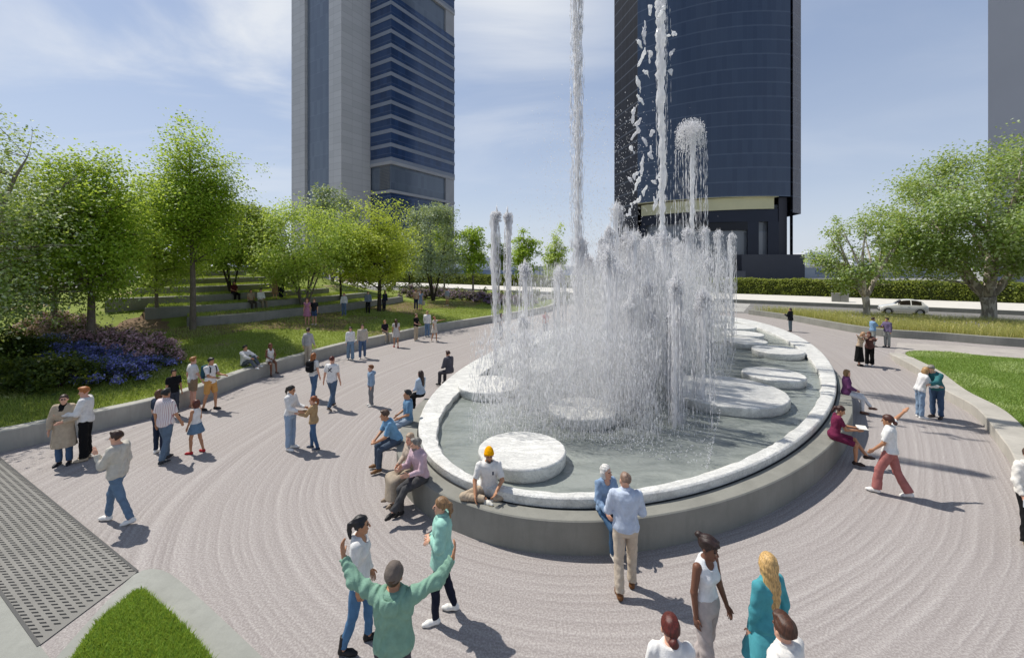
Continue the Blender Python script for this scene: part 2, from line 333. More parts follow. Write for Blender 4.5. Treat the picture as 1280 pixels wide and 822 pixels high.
# smooth concrete in the near left corner, and the path past the right lawn
def sheet(name, px, z, m, kind='structure', zs=None):
    P = [G(x, y, z) for x, y in px]; mb = MB(); n = len(P); from mathutils.geometry import tessellate_polygon as tp
    mb.add([(p[0], p[1], z) for p in P], (), [t for t in tp([[Vector((p[0], p[1], 0)) for p in P]])]); o = mb.build(name, m)
    me = o.data
    for p in me.polygons:
        if p.normal.z < 0: p.flip()
    return tag(o, kind=kind)
con = [tuple(p) for p in resample([(50, 846), (66, 826), (104, 783), (146, 738), (174, 714), (206, 713), (244, 742), (296, 790), (342, 835), (400, 900)], 40)]
sheet('corner_concrete', con + [(60, 1000)], .010, M_CONC_S)
sheet('corner_concrete', [(-900, 1200), (-300, 500), (0, 743), (64, 824), (90, 1000)], .010, M_CONC_S)
M_GRAVELC = concrete('light_path', hx('#b3aca6'))
sheet('path', [(1116, 446), (1122, 428), (1200, 432), (1300, 439), (1420, 450), (1420, 462), (1300, 452), (1210, 443), (1132, 440)], .006, M_GRAVELC)

# perforated drainage plate in the near left corner
gA, gB, gC_, gD = (np.array(G(*p)[:2]) for p in ((172, 715), (65, 822), (-40, 705), (0, 573)))
e1 = gD - gA; e1 /= np.linalg.norm(e1); e2 = np.array([-e1[1], e1[0]])
if (gB - gA) @ e2 < 0: e2 = -e2
L1 = 12.5; W2 = abs((np.array(G(0, 740)[:2]) - gA) @ e2)
root = empty('drainage_plate', (*gA, 0), 0, 'grey perforated paving plate with rows of dark slots in the near left corner', 'drain cover')
def gp(u, v, z): q = e1 * u + e2 * v; return (q[0], q[1], z)
mb = MB(); mb.add([gp(0, 0, .014), gp(L1, 0, .014), gp(L1, W2, .014), gp(-.55, W2, .014)], [(0, 1, 2, 3)])
pl = mb.build('plate', pm('plate_concrete', hx('#83817c'), .75, .1, 1.2, .3, 80., dirt=.3), root)
for p in pl.data.polygons:
    if p.normal.z < 0: p.flip()
mb = MB(); nrow = 13; pit = W2 / nrow
for r in range(nrow):
    v = (r + .5) * pit
    for u in np.arange(-.5 * v / W2 + .12, L1 - .1, .115):
        if rng.random() < .004: continue
        q = [gp(u + a * .020 + b_ * .035, v + b_ * pit * .27, .0175) for a, b_ in ((-1, -1), (1, -1), (1, 1), (-1, 1))]; mb.add(q, [(0, 1, 2, 3)])
mb.build('slot', pm('slot_dark', hx('#26272a'), .9, .1), root)
mb = MB(); mb.box((-.02, 0, 0), (.02, 1, .0)) if False else None
for v0 in (0, W2):
    a = 0 if v0 == 0 else -.55
    P = [gp(a, v0 - .018, .0185), gp(L1, v0 - .018, .0185), gp(L1, v0 + .018, .0185), gp(a, v0 + .018, .0185)]; mb.add(P, [(0, 1, 2, 3)])
mb.build('edge_frame', pm('frame_dark', hx('#4a4a4a'), .6, .1), root)

# ------------------------------------------------------------------ left retaining wall and park lawn
WP = [(-34, -9), (-26, -1), (-20, 4.4), (-16.2, 8.4)] + [G(*p)[:2] for p in ((0, 565), (62, 551), (187, 522), (249, 502.6), (319, 475), (379, 456.6), (432, 441), (476, 431), (541, 416), (600, 405.5), (640, 398.5))] + [(3.6, 43.5), (5, 47.5)]
W = resample(WP, 160); Wn = normals2(W); WT = .40
mb = wall_strip(W, W + Wn * WT, -.2, .55, .025)
tag(mb.build('retaining_wall', M_CONC, None), 'long curved pale concrete retaining wall holding the park lawn left of the plaza', 'wall')
B1p = [(-60, 22), (-46, 22), (-34, 20), (-25, 20.5), (-18.6, 24.2), (-16.2, 26.8), (-14.5, 30), (-12.6, 33.5), (-10.9, 38), (-9.6, 42), (-7.0, 45.5), (-2, 48), (5, 50)]
B1 = resample(B1p, 200); B1n = normals2(B1)
tB = np.linspace(0, 1, 200)
i0 = int(np.argmin(np.hypot(*(B1 - np.array([-18.6, 24.2])).T))); i1 = int(np.argmin(np.hypot(*(B1 - np.array([-10.2, 40.2])).T)))
zL = np.interp(np.arange(200), [0, i0 - 40, i0, i1, i1 + 18, 199], [1.1, 1.1, 1.28, 1.28, .95, .7])
Win = resample((W + Wn * (WT - .05)), 200)
NS = 40; s = np.linspace(0, 1, NS)[None, :, None]
P2 = Win[:, None] * (1 - s) + B1[:, None] * s
z = .50 + (zL[:, None] - .50) * (s[..., 0] ** .85)
hill = np.linspace(0, 1, 14)[None, 1:, None]
M2 = B1 + B1n * 20.0
P3 = B1[:, None] * (1 - hill) + M2[:, None] * hill
zh = np.interp(np.arange(200), [0, i0 - 30, i0, i1, i1 + 16, 199], [2.2, 3.2, 4.9, 4.7, 1.2, .6])
z3 = zL[:, None] + (zh[:, None] - zL[:, None]) * np.minimum(1, hill[..., 0] * 1.45) - .12
PG = np.concatenate([np.dstack([P2, z[..., None]]), np.dstack([P3, z3[..., None]])], 1)
nz = .05 * np.sin(PG[..., 0] * .9 + 1.3 * np.sin(PG[..., 1] * .5)) * np.cos(PG[..., 1] * .7); nz[:, :2] *= .2
PG[..., 2] += nz
mb = MB(); mb.grid(PG); lawn = mb.build('park_lawn', M_LAWN_L, None, True); tag(lawn, kind='structure')
if lawn.data.polygons[500].normal.z < 0: lawn.data.flip_normals()
VL = PG.reshape(-1, 3); fl = [tuple(p.vertices) for p in lawn.data.polygons]
TV = [Vector(v) for v in VL]; TF = list(fl)
benches = []
ext = [(i0, i1), (i0 - 5, i1 - 6), (i0 - 11, i1 - 13), (i0 - 8, i1 - 18), (i0 - 6, i1 - 20), (i0 - 2, i1 - 24)]
BN = ['lowest and longest concrete terrace step above the lawn', 'second concrete terrace step from the lawn', 'third concrete terrace step, where a couple in beige and navy stands above', 'fourth concrete terrace step up the green slope', 'fifth concrete terrace step, high under the trees', 'topmost concrete terrace step under the dark trees']
TREAD = 2.05
for k, (a, b_) in enumerate(ext):
    ii = np.arange(a, b_ + 1); A = (B1 + B1n * (TREAD * k))[ii]; Bk = A + B1n[ii] * .55; zt = 1.83 + .5 * k
    tag(wall_strip(A, Bk, zt - 1.5, zt, .02).build('terrace_step', M_CONC_D), BN[k], 'terrace step', 'concrete terrace steps')
    D = B1[ii] + B1n[ii] * (TREAD * (k + 1) + (.1 if k < 5 else 3)); g = np.stack([np.c_[Bk - B1n[ii] * .03, np.full(len(ii), zt - .015)], np.c_[D, np.full(len(ii), zt + .03)]], 1)
    mb = MB(); mb.grid(g); t = mb.build('terrace_turf', M_LAWN_L, None, True); tag(t, kind='structure')
    if t.data.polygons[0].normal.z < 0: t.data.flip_normals()
    o = len(TV); TV += [Vector(v) for v in np.concatenate(mb.v)]; TF += [tuple(int(x) + o for x in q) for q in mb.q[0]]
    benches.append((A, Bk, zt)); TG = globals().setdefault('TG', []); TG.append(np.stack([g[:, 0] * (1 - q) + g[:, 1] * q for q in np.linspace(0, 1, 5)], 1))
LB = BVHTree.FromPolygons(TV, TF)
def lawn_z(x, y):
    h = LB.ray_cast(Vector((x, y, 30)), Vector((0, 0, -1)))[0]; return h.z if h else None
def hit(px, py):                           # the point of the left lawn seen at a pixel
    d = Vector(((px - 640) / F, 1, (HY - py) / F)); h = LB.ray_cast(Vector((0, 0, CH)), d.normalized())[0]
    return tuple(h) if h else G(px, py, .6)
# worn soil round the trees
mb = MB()
for px, py, r in ((392, 401, 2.6), (300, 406, 1.9), (500, 384, 2.6), (560, 380, 3.0), (250, 413, 1.5), (165, 410, 1.8), (452, 398, 1.2), (590, 377, 1.6)):
    c = hit(px, py); n = 40; t = np.arange(n) * 2 * np.pi / n; rr = r * (1 + .25 * np.sin(3 * t + px) + .12 * np.sin(7 * t + py))
    ring = []
    for f in (1., .66, .33):
        for a_, q in zip(t, rr):
            x, y = c[0] + q * f * math.cos(a_) * .8, c[1] + q * f * math.sin(a_) * 1.25; zq = lawn_z(x, y); ring.append((x, y, (zq if zq else c[2]) + .015))
    Q = [(k * n + i, k * n + (i + 1) % n, (k + 1) * n + (i + 1) % n, (k + 1) * n + i) for k in range(2) for i in range(n)]
    zc = lawn_z(c[0], c[1]) or c[2]; ring.append((c[0], c[1], zc + .02))
    mb.add(ring, Q, [(2 * n + i, 2 * n + (i + 1) % n, 3 * n) for i in range(n)])
tag(mb.build('bare_soil', M_SOIL, None, True), kind='structure')

# ------------------------------------------------------------------ right lawn with its border wall, planting bed
RBp = [G(*p)[:2] for p in ((1112, 442), (1118, 452), (1147.8, 469.7), (1177.8, 496), (1219.4, 521.7), (1251.8, 563), (1265.6, 585), (1290, 640))] + [(9.6, 7.0), (9.9, 5.0), (10.0, 2.0), (9.6, -3)]
RB = resample(RBp, 90); RBn = -normals2(RB)
if RBn[30] @ np.array([1, 0.2]) < 0: RBn = -RBn
zt = np.interp(np.arange(90), [0, 8, 90], [.06, .34, .36])
tag(wall_strip(RB, RB + RBn * .66, -.2, zt, .02).build('lawn_border_wall', M_KERB), 'low pale concrete border wall curving along the right lawn', 'wall')
LA = RB + RBn * .64
far = resample([(LA[0][0], LA[0][1])] + [G(*p)[:2] for p in ((1150, 442), (1210, 446.5), (1300, 455))] + [(40, 19), (48, 17)], 90)
ang = np.linspace(0, 1, 30)[None, :, None]
Bq = resample([tuple(far[-1]), (48, 8), (48, -6)], 90)
lawn2 = np.concatenate([far, Bq[1:]]); lawn2 = resample(lawn2, 90)
PL = LA[:, None] * (1 - ang) + lawn2[:, None] * ang
zl = zt[:, None] - .03 + .10 * np.sin(np.pi * ang[..., 0]) - (zt[:, None] - .05) * np.clip((ang[..., 0] - .6) / .4, 0, 1) * np.interp(np.arange(90), [0, 50, 70], [1, 1, 0])[:, None]
GR = np.dstack([PL, zl[..., None]])
mb = MB(); mb.grid(GR); o = mb.build('lawn', M_LAWN_R, None, True); tag(o, kind='structure')
if o.data.polygons[300].normal.z < 0: o.data.flip_normals()
PWp = [tuple(rp(-3.2, -1.2))] + [G(*p)[:2] for p in ((962, 396.5), (990, 401), (1050, 412.5), (1080, 417.5), (1114.5, 421.5), (1180, 426), (1280, 434))] + [(36, 22.5), (44, 20)]
PW = resample(PWp, 120); PWn = normals2(PW)
zw = np.interp(np.arange(120), [0, 20, 120], [.45, .5, .5])
if PWn[60] @ RN < 0: PWn = -PWn
tag(wall_strip(PW, PW + PWn * .38, -.2, zw, .02).build('planter_wall', M_CONC_D), 'curved grey concrete planter wall in front of the tall yellow grasses', 'wall')
pe = resample([tuple(rp(-2.8, -1.0)), tuple(rp(10, -1.0)), tuple(rp(25, -1.0)), tuple(rp(40, -1.0))], 120)
g = np.linspace(0, 1, 16)[None, :, None]; PB = (PW + PWn * .34)[:, None] * (1 - g) + pe[:, None] * g
zb = np.full(PB.shape[:2], .44) - .16 * g[..., 0]; BED = np.dstack([PB, zb[..., None]])
mb = MB(); mb.grid(BED); o = mb.build('planting_bed', M_BED, None, True); tag(o, kind='structure')
if o.data.polygons[300].normal.z < 0: o.data.flip_normals()

# ------------------------------------------------------------------ the fountain
ZS, ZR, ZW, ZD = .58, .775, .60, .90        # seat, rim, water and disc heights
fo = empty('fountain', (FC[0], FC[1], 0), 0, 'large oval fountain basin with white marble rim and concrete bench wall', 'fountain')
loc = np.array([FC[0], FC[1], 0])
th = np.linspace(0, 360, 241)[:-1]
wr = np.interp(th, [0, 60, 115, 129, 145, 160, 170, 180, 205, 235, 246, 260, 277, 300, 330, 360], [1.6, 1.5, 1.2, 1.0, .68, .40, .26, .20, .22, .31, .36, .5, .78, 1.15, 1.5, 1.6])
def ring(prof):                            # list of (offset array, z) closed sweeps round the ellipse
    Pg = np.stack([np.c_[fell(th, np.broadcast_to(o_, th.shape)), np.full(len(th), z_)] for o_, z_ in prof], 1) - loc
    return np.concatenate([Pg, Pg[:1]], 0)
chip = lambda a: a * np.interp(rng.random(len(th)), [0, 1], [-1, 1])
mb = MB(); r_ = .05
c1_, c2_, c3_ = chip(.006), chip(.028), chip(.035)
mb.grid(ring([(0 * th - .10, .0), (0 * th - .05, ZS - .1), (0 * th + c1_ * .4, ZR - .13), (0 * th + c1_, ZR - .03)])); mb.grid(ring([(0 * th + c1_, ZR - .03), (0 * th - .022, ZR - .006), (0 * th - .035, ZR)]))
mb.grid(ring([(0 * th - .035, ZR), (-wr * .5, ZR + .004), (-wr + .03 + c2_, ZR - .002)])); mb.grid(ring([(-wr + .03 + c2_, ZR - .002), (-wr + c3_, ZR - .03), (-wr + .02 + c2_, ZR - .12), (-wr, ZW - .3)]))
mb.build('marble_rim', M_MARBLE, fo, True)
mb = MB(); rg = ring([(-wr + .1, ZW)])[:, 0]; ctr = np.array([[0, 0, ZW]])
mb.add(np.r_[rg, ctr], (), [(i, i + 1, len(rg)) for i in range(len(rg) - 1)]); wo = mb.build('water', M_WATER, None, True, loc=tuple(loc)); tag(wo, kind='structure')
if wo.data.polygons[0].normal.z < 0: wo.data.flip_normals()
ts = np.linspace(139, 268, 130)
off = np.interp(ts, [139, 150, 160, 170, 180, 205, 225, 245, 256, 263, 268], [.30, .46, .54, .44, .36, .35, .42, .48, .36, .2, .02])
A = fell(ts, off) - FC; Bi = fell(ts, 0 * ts - .12) - FC
mb = wall_strip(A, Bi, 0.0, ZS, .02); mb.build('bench_wall', M_CONC_D, fo)
# dark joint between bench and rim
tj = np.linspace(139, 266, 120); a_ = fell(tj, 0 * tj + .035) - FC; b_ = fell(tj, 0 * tj - .01) - FC
mb = MB(); mb.grid(np.stack([np.c_[a_, np.full(120, ZS + .004)], np.c_[b_, np.full(120, ZS + .004)]], 1)); mb.build('joint', pm('joint_dark', hx('#1d1e20'), .8, .1), fo)
def disc(px, py, r, label, z=ZD, h=.34):
    x, y, _ = G(px, py, z); n = 72; t = np.arange(n) * 2 * np.pi / n
    mb = MB(); ch = 1 + .006 * rng.standard_normal(n)
    rows = [(r * .0, z), (r * .5, z), (r - .035, z), (r - .008, z - .012), (r, z - .04), (r - .012, z - h + .08), (r - .06, z - h + .02), (r - .16, z - h - .02), (r - .2, .2)]
    Pg = np.stack([np.c_[q * np.cos(t) * (ch if q > r * .6 else 1), q * np.sin(t) * (ch if q > r * .6 else 1), np.full(n, zz_ )] for q, zz_ in rows], 1)
    Pg = np.concatenate([Pg, Pg[:1]], 0); mb.grid(Pg[:, :3]); mb.grid(Pg[:, 2:5]); mb.grid(Pg[:, 4:])
    tag(mb.build('marble_disc', M_MARBLE, None, True, loc=(x, y, 0)), label, 'marble disc', 'marble discs standing in the fountain')
disc(652.5, 560, .95, 'white marble disc nearest the front, behind the man in the yellow beanie')
disc(905, 486, 1.78, 'widest white marble disc, on the right of the water jets')
disc(966.5, 466.5, 1.02, 'white marble disc just behind the widest one, near the right rim')
disc(972, 436.5, 1.08, 'white marble disc third from the front along the right rim')
disc(931, 425, 1.05, 'small white disc half hidden by spray, beyond the third right disc')
disc(928, 416.5, 1.1, 'white marble disc partly lost in spray near the far right rim')
disc(917, 407, 1.3, 'farthest white marble disc by the rim, at the edge of the spray')
disc(612, 479, 1.05, 'white marble disc by the left rim below the left pair of jets')
disc(729, 509, .95, 'white marble disc in the middle of the falling water')
disc(668, 455, 1.2, 'white marble disc veiled by water behind the left one')
disc(812, 450, 1.1, 'white marble disc veiled by water, left of the widest disc')
# ------------------------------------------------------------------ towers
def glass_mat(name, c0, c1, cell=(1.5, 4.), lines=.5, rough=.12, zline=.06):
    m, nt, b = new_mat(name); co = nd(nt, 'ShaderNodeTexCoord').outputs['UV']
    s = nd(nt, 'ShaderNodeSeparateXYZ', _0=co)
    fx = mth(nt, 'FRACT', mth(nt, 'DIVIDE', s.outputs[0], cell[0])); fz = mth(nt, 'FRACT', mth(nt, 'DIVIDE', s.outputs[1], cell[1]))
    lx = mth(nt, 'LESS_THAN', fx, .07); lz = mth(nt, 'LESS_THAN', fz, zline)
    ix = mth(nt, 'FLOOR', mth(nt, 'DIVIDE', s.outputs[0], cell[0])); iz = mth(nt, 'FLOOR', mth(nt, 'DIVIDE', s.outputs[1], cell[1]))
    wn = nd(nt, 'ShaderNodeTexWhiteNoise', {'noise_dimensions': '2D'}, Vector=nd(nt, 'ShaderNodeCombineXYZ', X=ix, Y=iz).outputs[0])
    c = mixc(nt, wn.outputs[0], c0, c1)
    c = mixc(nt, mth(nt, 'MULTIPLY', lx, .25 * lines), c, hx('#8b97a8')); c = mixc(nt, mth(nt, 'MULTIPLY', lz, lines), c, hx('#8b97a8'))
    nt.links.new(c, b.inputs['Base Color']); b.inputs['Roughness'].default_value = rough; b.inputs['Specular IOR Level'].default_value = .5
    return m
def panel_mat(name, col, cell=(1.2, 1.9)):
    m, nt, b = new_mat(name); co = nd(nt, 'ShaderNodeTexCoord').outputs['UV']; s = nd(nt, 'ShaderNodeSeparateXYZ', _0=co)
    fx = mth(nt, 'FRACT', mth(nt, 'DIVIDE', s.outputs[0], cell[0] * 3)); fz = mth(nt, 'FRACT', mth(nt, 'DIVIDE', s.outputs[1], cell[1]))
    l = mth(nt, 'MAXIMUM', mth(nt, 'LESS_THAN', fx, .03), mth(nt, 'LESS_THAN', fz, .07))
    wn = nd(nt, 'ShaderNodeTexWhiteNoise', {'noise_dimensions': '2D'}, Vector=nd(nt, 'ShaderNodeCombineXYZ', X=mth(nt, 'FLOOR', mth(nt, 'DIVIDE', s.outputs[0], cell[0] * 3)), Y=mth(nt, 'FLOOR', mth(nt, 'DIVIDE', s.outputs[1], cell[1]))).outputs[0])
    c = mixc(nt, wn.outputs[0], [x * .93 for x in col], [x * 1.05 for x in col]); c = mixc(nt, mth(nt, 'MULTIPLY', l, .45), c, [x * .5 for x in col])
    nt.links.new(c, b.inputs['Base Color']); b.inputs['Roughness'].default_value = .6; return m
def facade(name, path, z0, z1, m, parent, smooth=False, flip=False):   # vertical skin over a plan polyline, UV in metres
    P = np.asarray(path, float); n = len(P); L = np.r_[0, np.cumsum(np.linalg.norm(np.diff(P, axis=0), axis=1))]
    z0 = np.broadcast_to(z0, (n,)); z1 = np.broadcast_to(z1, (n,))
    V = np.r_[np.c_[P, z0], np.c_[P, z1]]; Q = [(i, i + 1, n + i + 1, n + i) for i in range(n - 1)]
    o = mesh_obj(name, V, np.array(Q), m, parent, smooth); uv = o.data.uv_layers.new(name='uv')
    for l in o.data.loops:
        vi = l.vertex_index; uv.data[l.index].uv = (L[vi % n], V[vi][2])
    return o
U, Vd = np.array([.525, .851]), np.array([-.851, .525]); T0 = np.array([-49.1, 122.1])
def tp2(u, v): return T0 + U * u + Vd * v
M_TC = panel_mat('stone_panels', hx('#b2b1b0')); M_TCR = pm('tower_concrete', hx('#9c9c9e'), .7, .06, .3)
M_G1 = glass_mat('blue_glass', hx('#283a58'), hx('#32476a'), (1.4, 4.2), .12); M_G1D = glass_mat('grey_glass', hx('#59626f'), hx('#636d79'), (1.4, 4.2), .1)
M_BAND = pm('spandrel', hx('#7f8590'), .6, .05, .5)
lt = empty('office_tower', (*T0, 0), 0, 'tall office tower with stone clad cores and blue glass floors, behind the park trees', 'tower')
def tbox(name, u0, u1, v0, v1, z0, z1, m, uvm=None):
    loc = np.array([T0[0], T0[1]]); P = [tp2(u0, v0) - loc, tp2(u1, v0) - loc, tp2(u1, v1) - loc, tp2(u0, v1) - loc]
    if uvm is None:
        mb = MB(); mb.prism([tuple(p) for p in P], z0, z1); return mb.build(name, m, lt)
    o = facade(name, P + [P[0]], z0, z1, m, lt)
    mb = MB(); mb.add([(*p, z1) for p in P] + [(*p, z0) for p in P], [(0, 1, 2, 3), (7, 6, 5, 4)]); bm_ = mb
    return o
TH = 150
tbox('stone_core', 0, 10.4, 0, 5.84, -2, TH, M_TC, 1); tbox('stone_core', 0, 10.4, 17.8, 24.9, -2, TH, M_TC, 1)
tbox('recessed_glazing', .9, 10, 5.86, 17.78, -2, TH, M_G1D, 1)
CU, CV0, CV1, CU1 = 1.2, -9.05, 24.9, 29.5      # the glass floors stand in front of the cores
def gb(name, z0, z1, m, grow=0., uv=1, u0=10.42, u1=39.4, v0=-9.0, v1=24.9): return tbox(name, u0 - (grow if grow else 0), u1 + grow, v0 - grow, v1, z0, z1, m, uv)
# the glass volume: its near corner is at X -35.9, Y 126
q = np.array([-35.9, 126.0]) - T0; u_c, v_c = float(q @ U), float(q @ Vd)
u_e = u_c + 29.3
for z0, z1 in ((35.6, 85.3), (94.2, TH)):
    gb('glazed_floors', z0, z1, M_G1, 0, 1, u_c, u_e, v_c, 24.8)
    mb_z = np.arange(z0, z1 - 1, 4.22)
    for zz_ in mb_z:
        P = [tp2(u_c - .12, 0.0) - T0, tp2(u_c - .12, v_c - .12) - T0, tp2(u_e + .1, v_c - .12) - T0, tp2(u_e + .1, 24) - T0]
        facade('floor_band', P, zz_, zz_ + 1.15, M_BAND, lt)
    P = [tuple(tp2(u, v) - T0) for u, v in ((u_c - .12, 24), (u_c - .12, v_c - .12), (u_e + .1, v_c - .12), (u_e + .1, 24))][::-1]
    mb = MB(); mb.prism(P, z0 - .9, z0); mb.build('soffit', M_TCR, lt)
gb('recessed_floor', 27.0, 34.7, M_G1D, 0, 1, u_c + .6, u_e - 4.5, v_c + .7, 24)
gb('recessed_floor', 85.4, 93.3, M_G1D, 0, 1, u_c + .6, u_e - 4.5, v_c + .7, 24)
for z0, z1 in ((27, 34.7), (85.4, 93.3)): tbox('corner_pier', u_e - 4.4, u_e, v_c + .1, v_c + 4, z0, z1, M_TCR)
P = [tuple(tp2(u, v) - T0) for u, v in ((u_c - .1, 24), (u_c - .1, v_c - .1), (u_e + .1, v_c - .1), (u_e + .1, 24))][::-1]
mb = MB(); mb.prism(P, 26.2, 27.0); mb.build('soffit', M_TCR, lt)
gb('lower_glazing', -2, 26.2, M_G1, 0, 1, u_c + .5, u_e - 4.5, v_c + .6, 24)
tbox('corner_pier', u_e - 4.4, u_e, v_c + .1, v_c + 4, -2, 26.2, M_TCR)
mb = MB()
for zz_ in np.arange(27.6, 34.4, .45):
    P = [tp2(u_c + .5, v_c + 5.5) - T0, tp2(u_c + .5, v_c + 1.2) - T0, tp2(u_c + .42, v_c + 1.2) - T0, tp2(u_c + .42, v_c + 5.5) - T0]; mb.prism([tuple(p) for p in P], zz_, zz_ + .2)
mb.build('louvre_panel', pm('louvre', hx('#737373'), .6, .05), lt)

# right tower: a dark glass cylinder-like front between sharp edges
rt = empty('glass_tower', (58, 127, 0), 0, 'dark navy curved glass tower with pale canopy over a dark lobby, behind the fountain', 'tower'); RL = np.array([58, 127])
pA, pB = np.array([39.7, 134.0]), np.array([78.8, 120.0]); ch = pB - pA; cn = np.array([ch[1], -ch[0]]); cn /= np.linalg.norm(cn)
if cn[1] > 0: cn = -cn
front = np.array([pA + ch * t + cn * 5.5 * 4 * t * (1 - t) for t in np.linspace(0, 1, 40)])
side = np.array([np.array([36.2, 150.0]), pA]); pC = np.array([83.1, 123.2]); pBk = np.array([88.0, 150.0])
GLZ = 26.2; RTH = 165
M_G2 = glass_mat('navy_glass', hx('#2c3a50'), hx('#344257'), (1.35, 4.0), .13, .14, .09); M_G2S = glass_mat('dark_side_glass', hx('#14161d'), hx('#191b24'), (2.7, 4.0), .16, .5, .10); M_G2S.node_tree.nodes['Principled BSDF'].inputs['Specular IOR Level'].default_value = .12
facade('curved_glazing', front - RL, GLZ - 2.2, RTH, M_G2, rt, True)
facade('side_glazing', side - RL, GLZ - 24, RTH, M_G2S, rt)
facade('edge_strip', np.array([pB + np.array([.9, .3]), pC + np.array([1.0, .2]), pBk]) - RL, 19.5, RTH, M_G2, rt)
facade('edge_recess', np.array([pB, pB + np.array([.6, 1.2]), pB + np.array([.9, .3])]) - RL, 1, RTH, M_G2S, rt)
facade('rear_glazing', np.array([pBk, side[0]]) - RL, 0, RTH, M_G2S, rt)
dark = pm('lobby_dark', hx('#15171f'), .3, .1, .2); dk2 = pm('lobby_frame', hx('#1b2130'), .35, .1, .2); cre = pm('canopy_cream', hx('#c9c29a'), .7, .05, .3)
mb = MB(); mb.prism([tuple(p) for p in np.r_[front[:-3], [pB + [-2, 16], pA + [3, 14]]] - RL], GLZ - 2.3, GLZ - 2.15) ; mb.build('soffit', cre, rt)
fi = front[1:36] - cn * 0.9
facade('canopy_fascia', fi - RL, np.linspace(20.0, 20.6, len(fi)), np.linspace(23.4, 24.0, len(fi)), cre, rt, True)
fl_ = front[1:39] - cn * 1.4
facade('lobby_upper_band', fl_ - RL, 17.0, np.linspace(20.0, 20.8, len(fl_)), dk2, rt, True)
fg = front[2:38] - cn * 2.6
facade('lobby_glazing', fg - RL, 0, 22, glass_mat('lobby_glass', hx('#6b6e72'), hx('#83868a'), (3.5, 7.), .25, .1), rt)
def upr(t0, t1, z0, z1, name, m, d0=1.2, d1=3.0):
    a, b_ = pA + ch * t0, pA + ch * t1; o1 = cn * 5.5 * 4 * t0 * (1 - t0); o2 = cn * 5.5 * 4 * t1 * (1 - t1)
    P = [a + o1 - cn * d0, b_ + o2 - cn * d0, b_ + o2 - cn * d1, a + o1 - cn * d1]; mb = MB(); mb.prism([tuple(p - RL) for p in P], z0, z1); mb.build(name, m, rt)
for t0, t1 in ((.0, .06), (.73, .80), (.86, .93), (.33, .36)): upr(t0, t1, -.5, 17.0, 'lobby_pier', dk2)
upr(.93, .985, -.5, GLZ - 2.3, 'lobby_pier', pm('stone_dark', hx('#3a3a40'), .6, .05))
upr(.36, .73, 14.6, 17.0, 'lintel', dark)
xb0, xb1 = 64.5, 81.5; mb = MB(); mb.prism([(xb0 - 58, 119 - 127), (xb1 - 58, 118.0 - 127), (xb1 + 2 - 58, 121.5 - 127), (xb0 - 58, 124 - 127)], -.5, 7.6)
mb.build('entrance_plinth', pm('plinth', hx('#45464c'), .6, .06, .3), rt)
mb = MB(); mb.prism([(34 - 58, 122 - 127), (xb0 - 58 - .05, 117 - 127), (xb0 - 58 - .05, 123 - 127), (34 - 58, 131 - 127)], -.5, 3.0); mb.build('podium', pm('podium', hx('#54565c'), .6, .06, .3), rt)
# the concrete tower cut by the right edge, the low white hall and the far city
et = empty('concrete_tower', (135, 112, 0), 0, 'plain grey concrete tower at the right edge behind the plane tree', 'tower')
facade('wall', np.array([(176 - 135, 152 - 112), (123.5 - 135, 110 - 112), (160 - 135, 88 - 112), (205 - 135, 130 - 112)]), -1, 130, pm('plain_concrete', hx('#a4a4a8'), .7, .04, .05), et)
mb = MB(); mb.prism([(123.5 - 135, 110 - 112), (160 - 135, 88 - 112), (205 - 135, 130 - 112), (176 - 135, 152 - 112)], 130, 131); mb.build('roof', M_TCR, et)
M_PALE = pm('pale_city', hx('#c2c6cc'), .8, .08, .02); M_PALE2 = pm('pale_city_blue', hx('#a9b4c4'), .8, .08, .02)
def hall(loc, w, d, h, rz, label, m=M_PALE):
    root = empty('low_building', loc, rz, label, 'building'); mb = MB(); mb.box((-w / 2, -d / 2, -1), (w / 2, d / 2, h)); mb.build('wall', m, root)
    mb = MB(); mb.box((-w / 2 - .6, -d / 2 - .6, h + .003), (w / 2 + .6, d / 2 + .6, h + .9)); mb.build('roof', pm('white_roof', hx('#e2e2e0'), .7, .05, .1), root)
    mb = MB(); n = max(3, int(w / 9))
    for i in range(n):
        x0 = -w / 2 + (i + .2) * w / n; mb.box((x0, -d / 2 - .05, h * .35), (x0 + w / n * .6, -d / 2 + .2, h * .75))
    mb.build('window', pm('hall_glass', hx('#8795a8'), .2, .1, .2), root)
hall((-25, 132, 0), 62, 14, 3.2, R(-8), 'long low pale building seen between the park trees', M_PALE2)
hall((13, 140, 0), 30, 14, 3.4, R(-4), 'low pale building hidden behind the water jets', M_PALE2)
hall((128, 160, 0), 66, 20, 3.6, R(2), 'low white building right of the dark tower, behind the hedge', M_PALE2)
M_FAR_HAZE = pm('far_city_haze', hx('#d9dce2'), .9, .04, .01)  # aerial haze put into the colour: distant blocks lightened, no haze volume
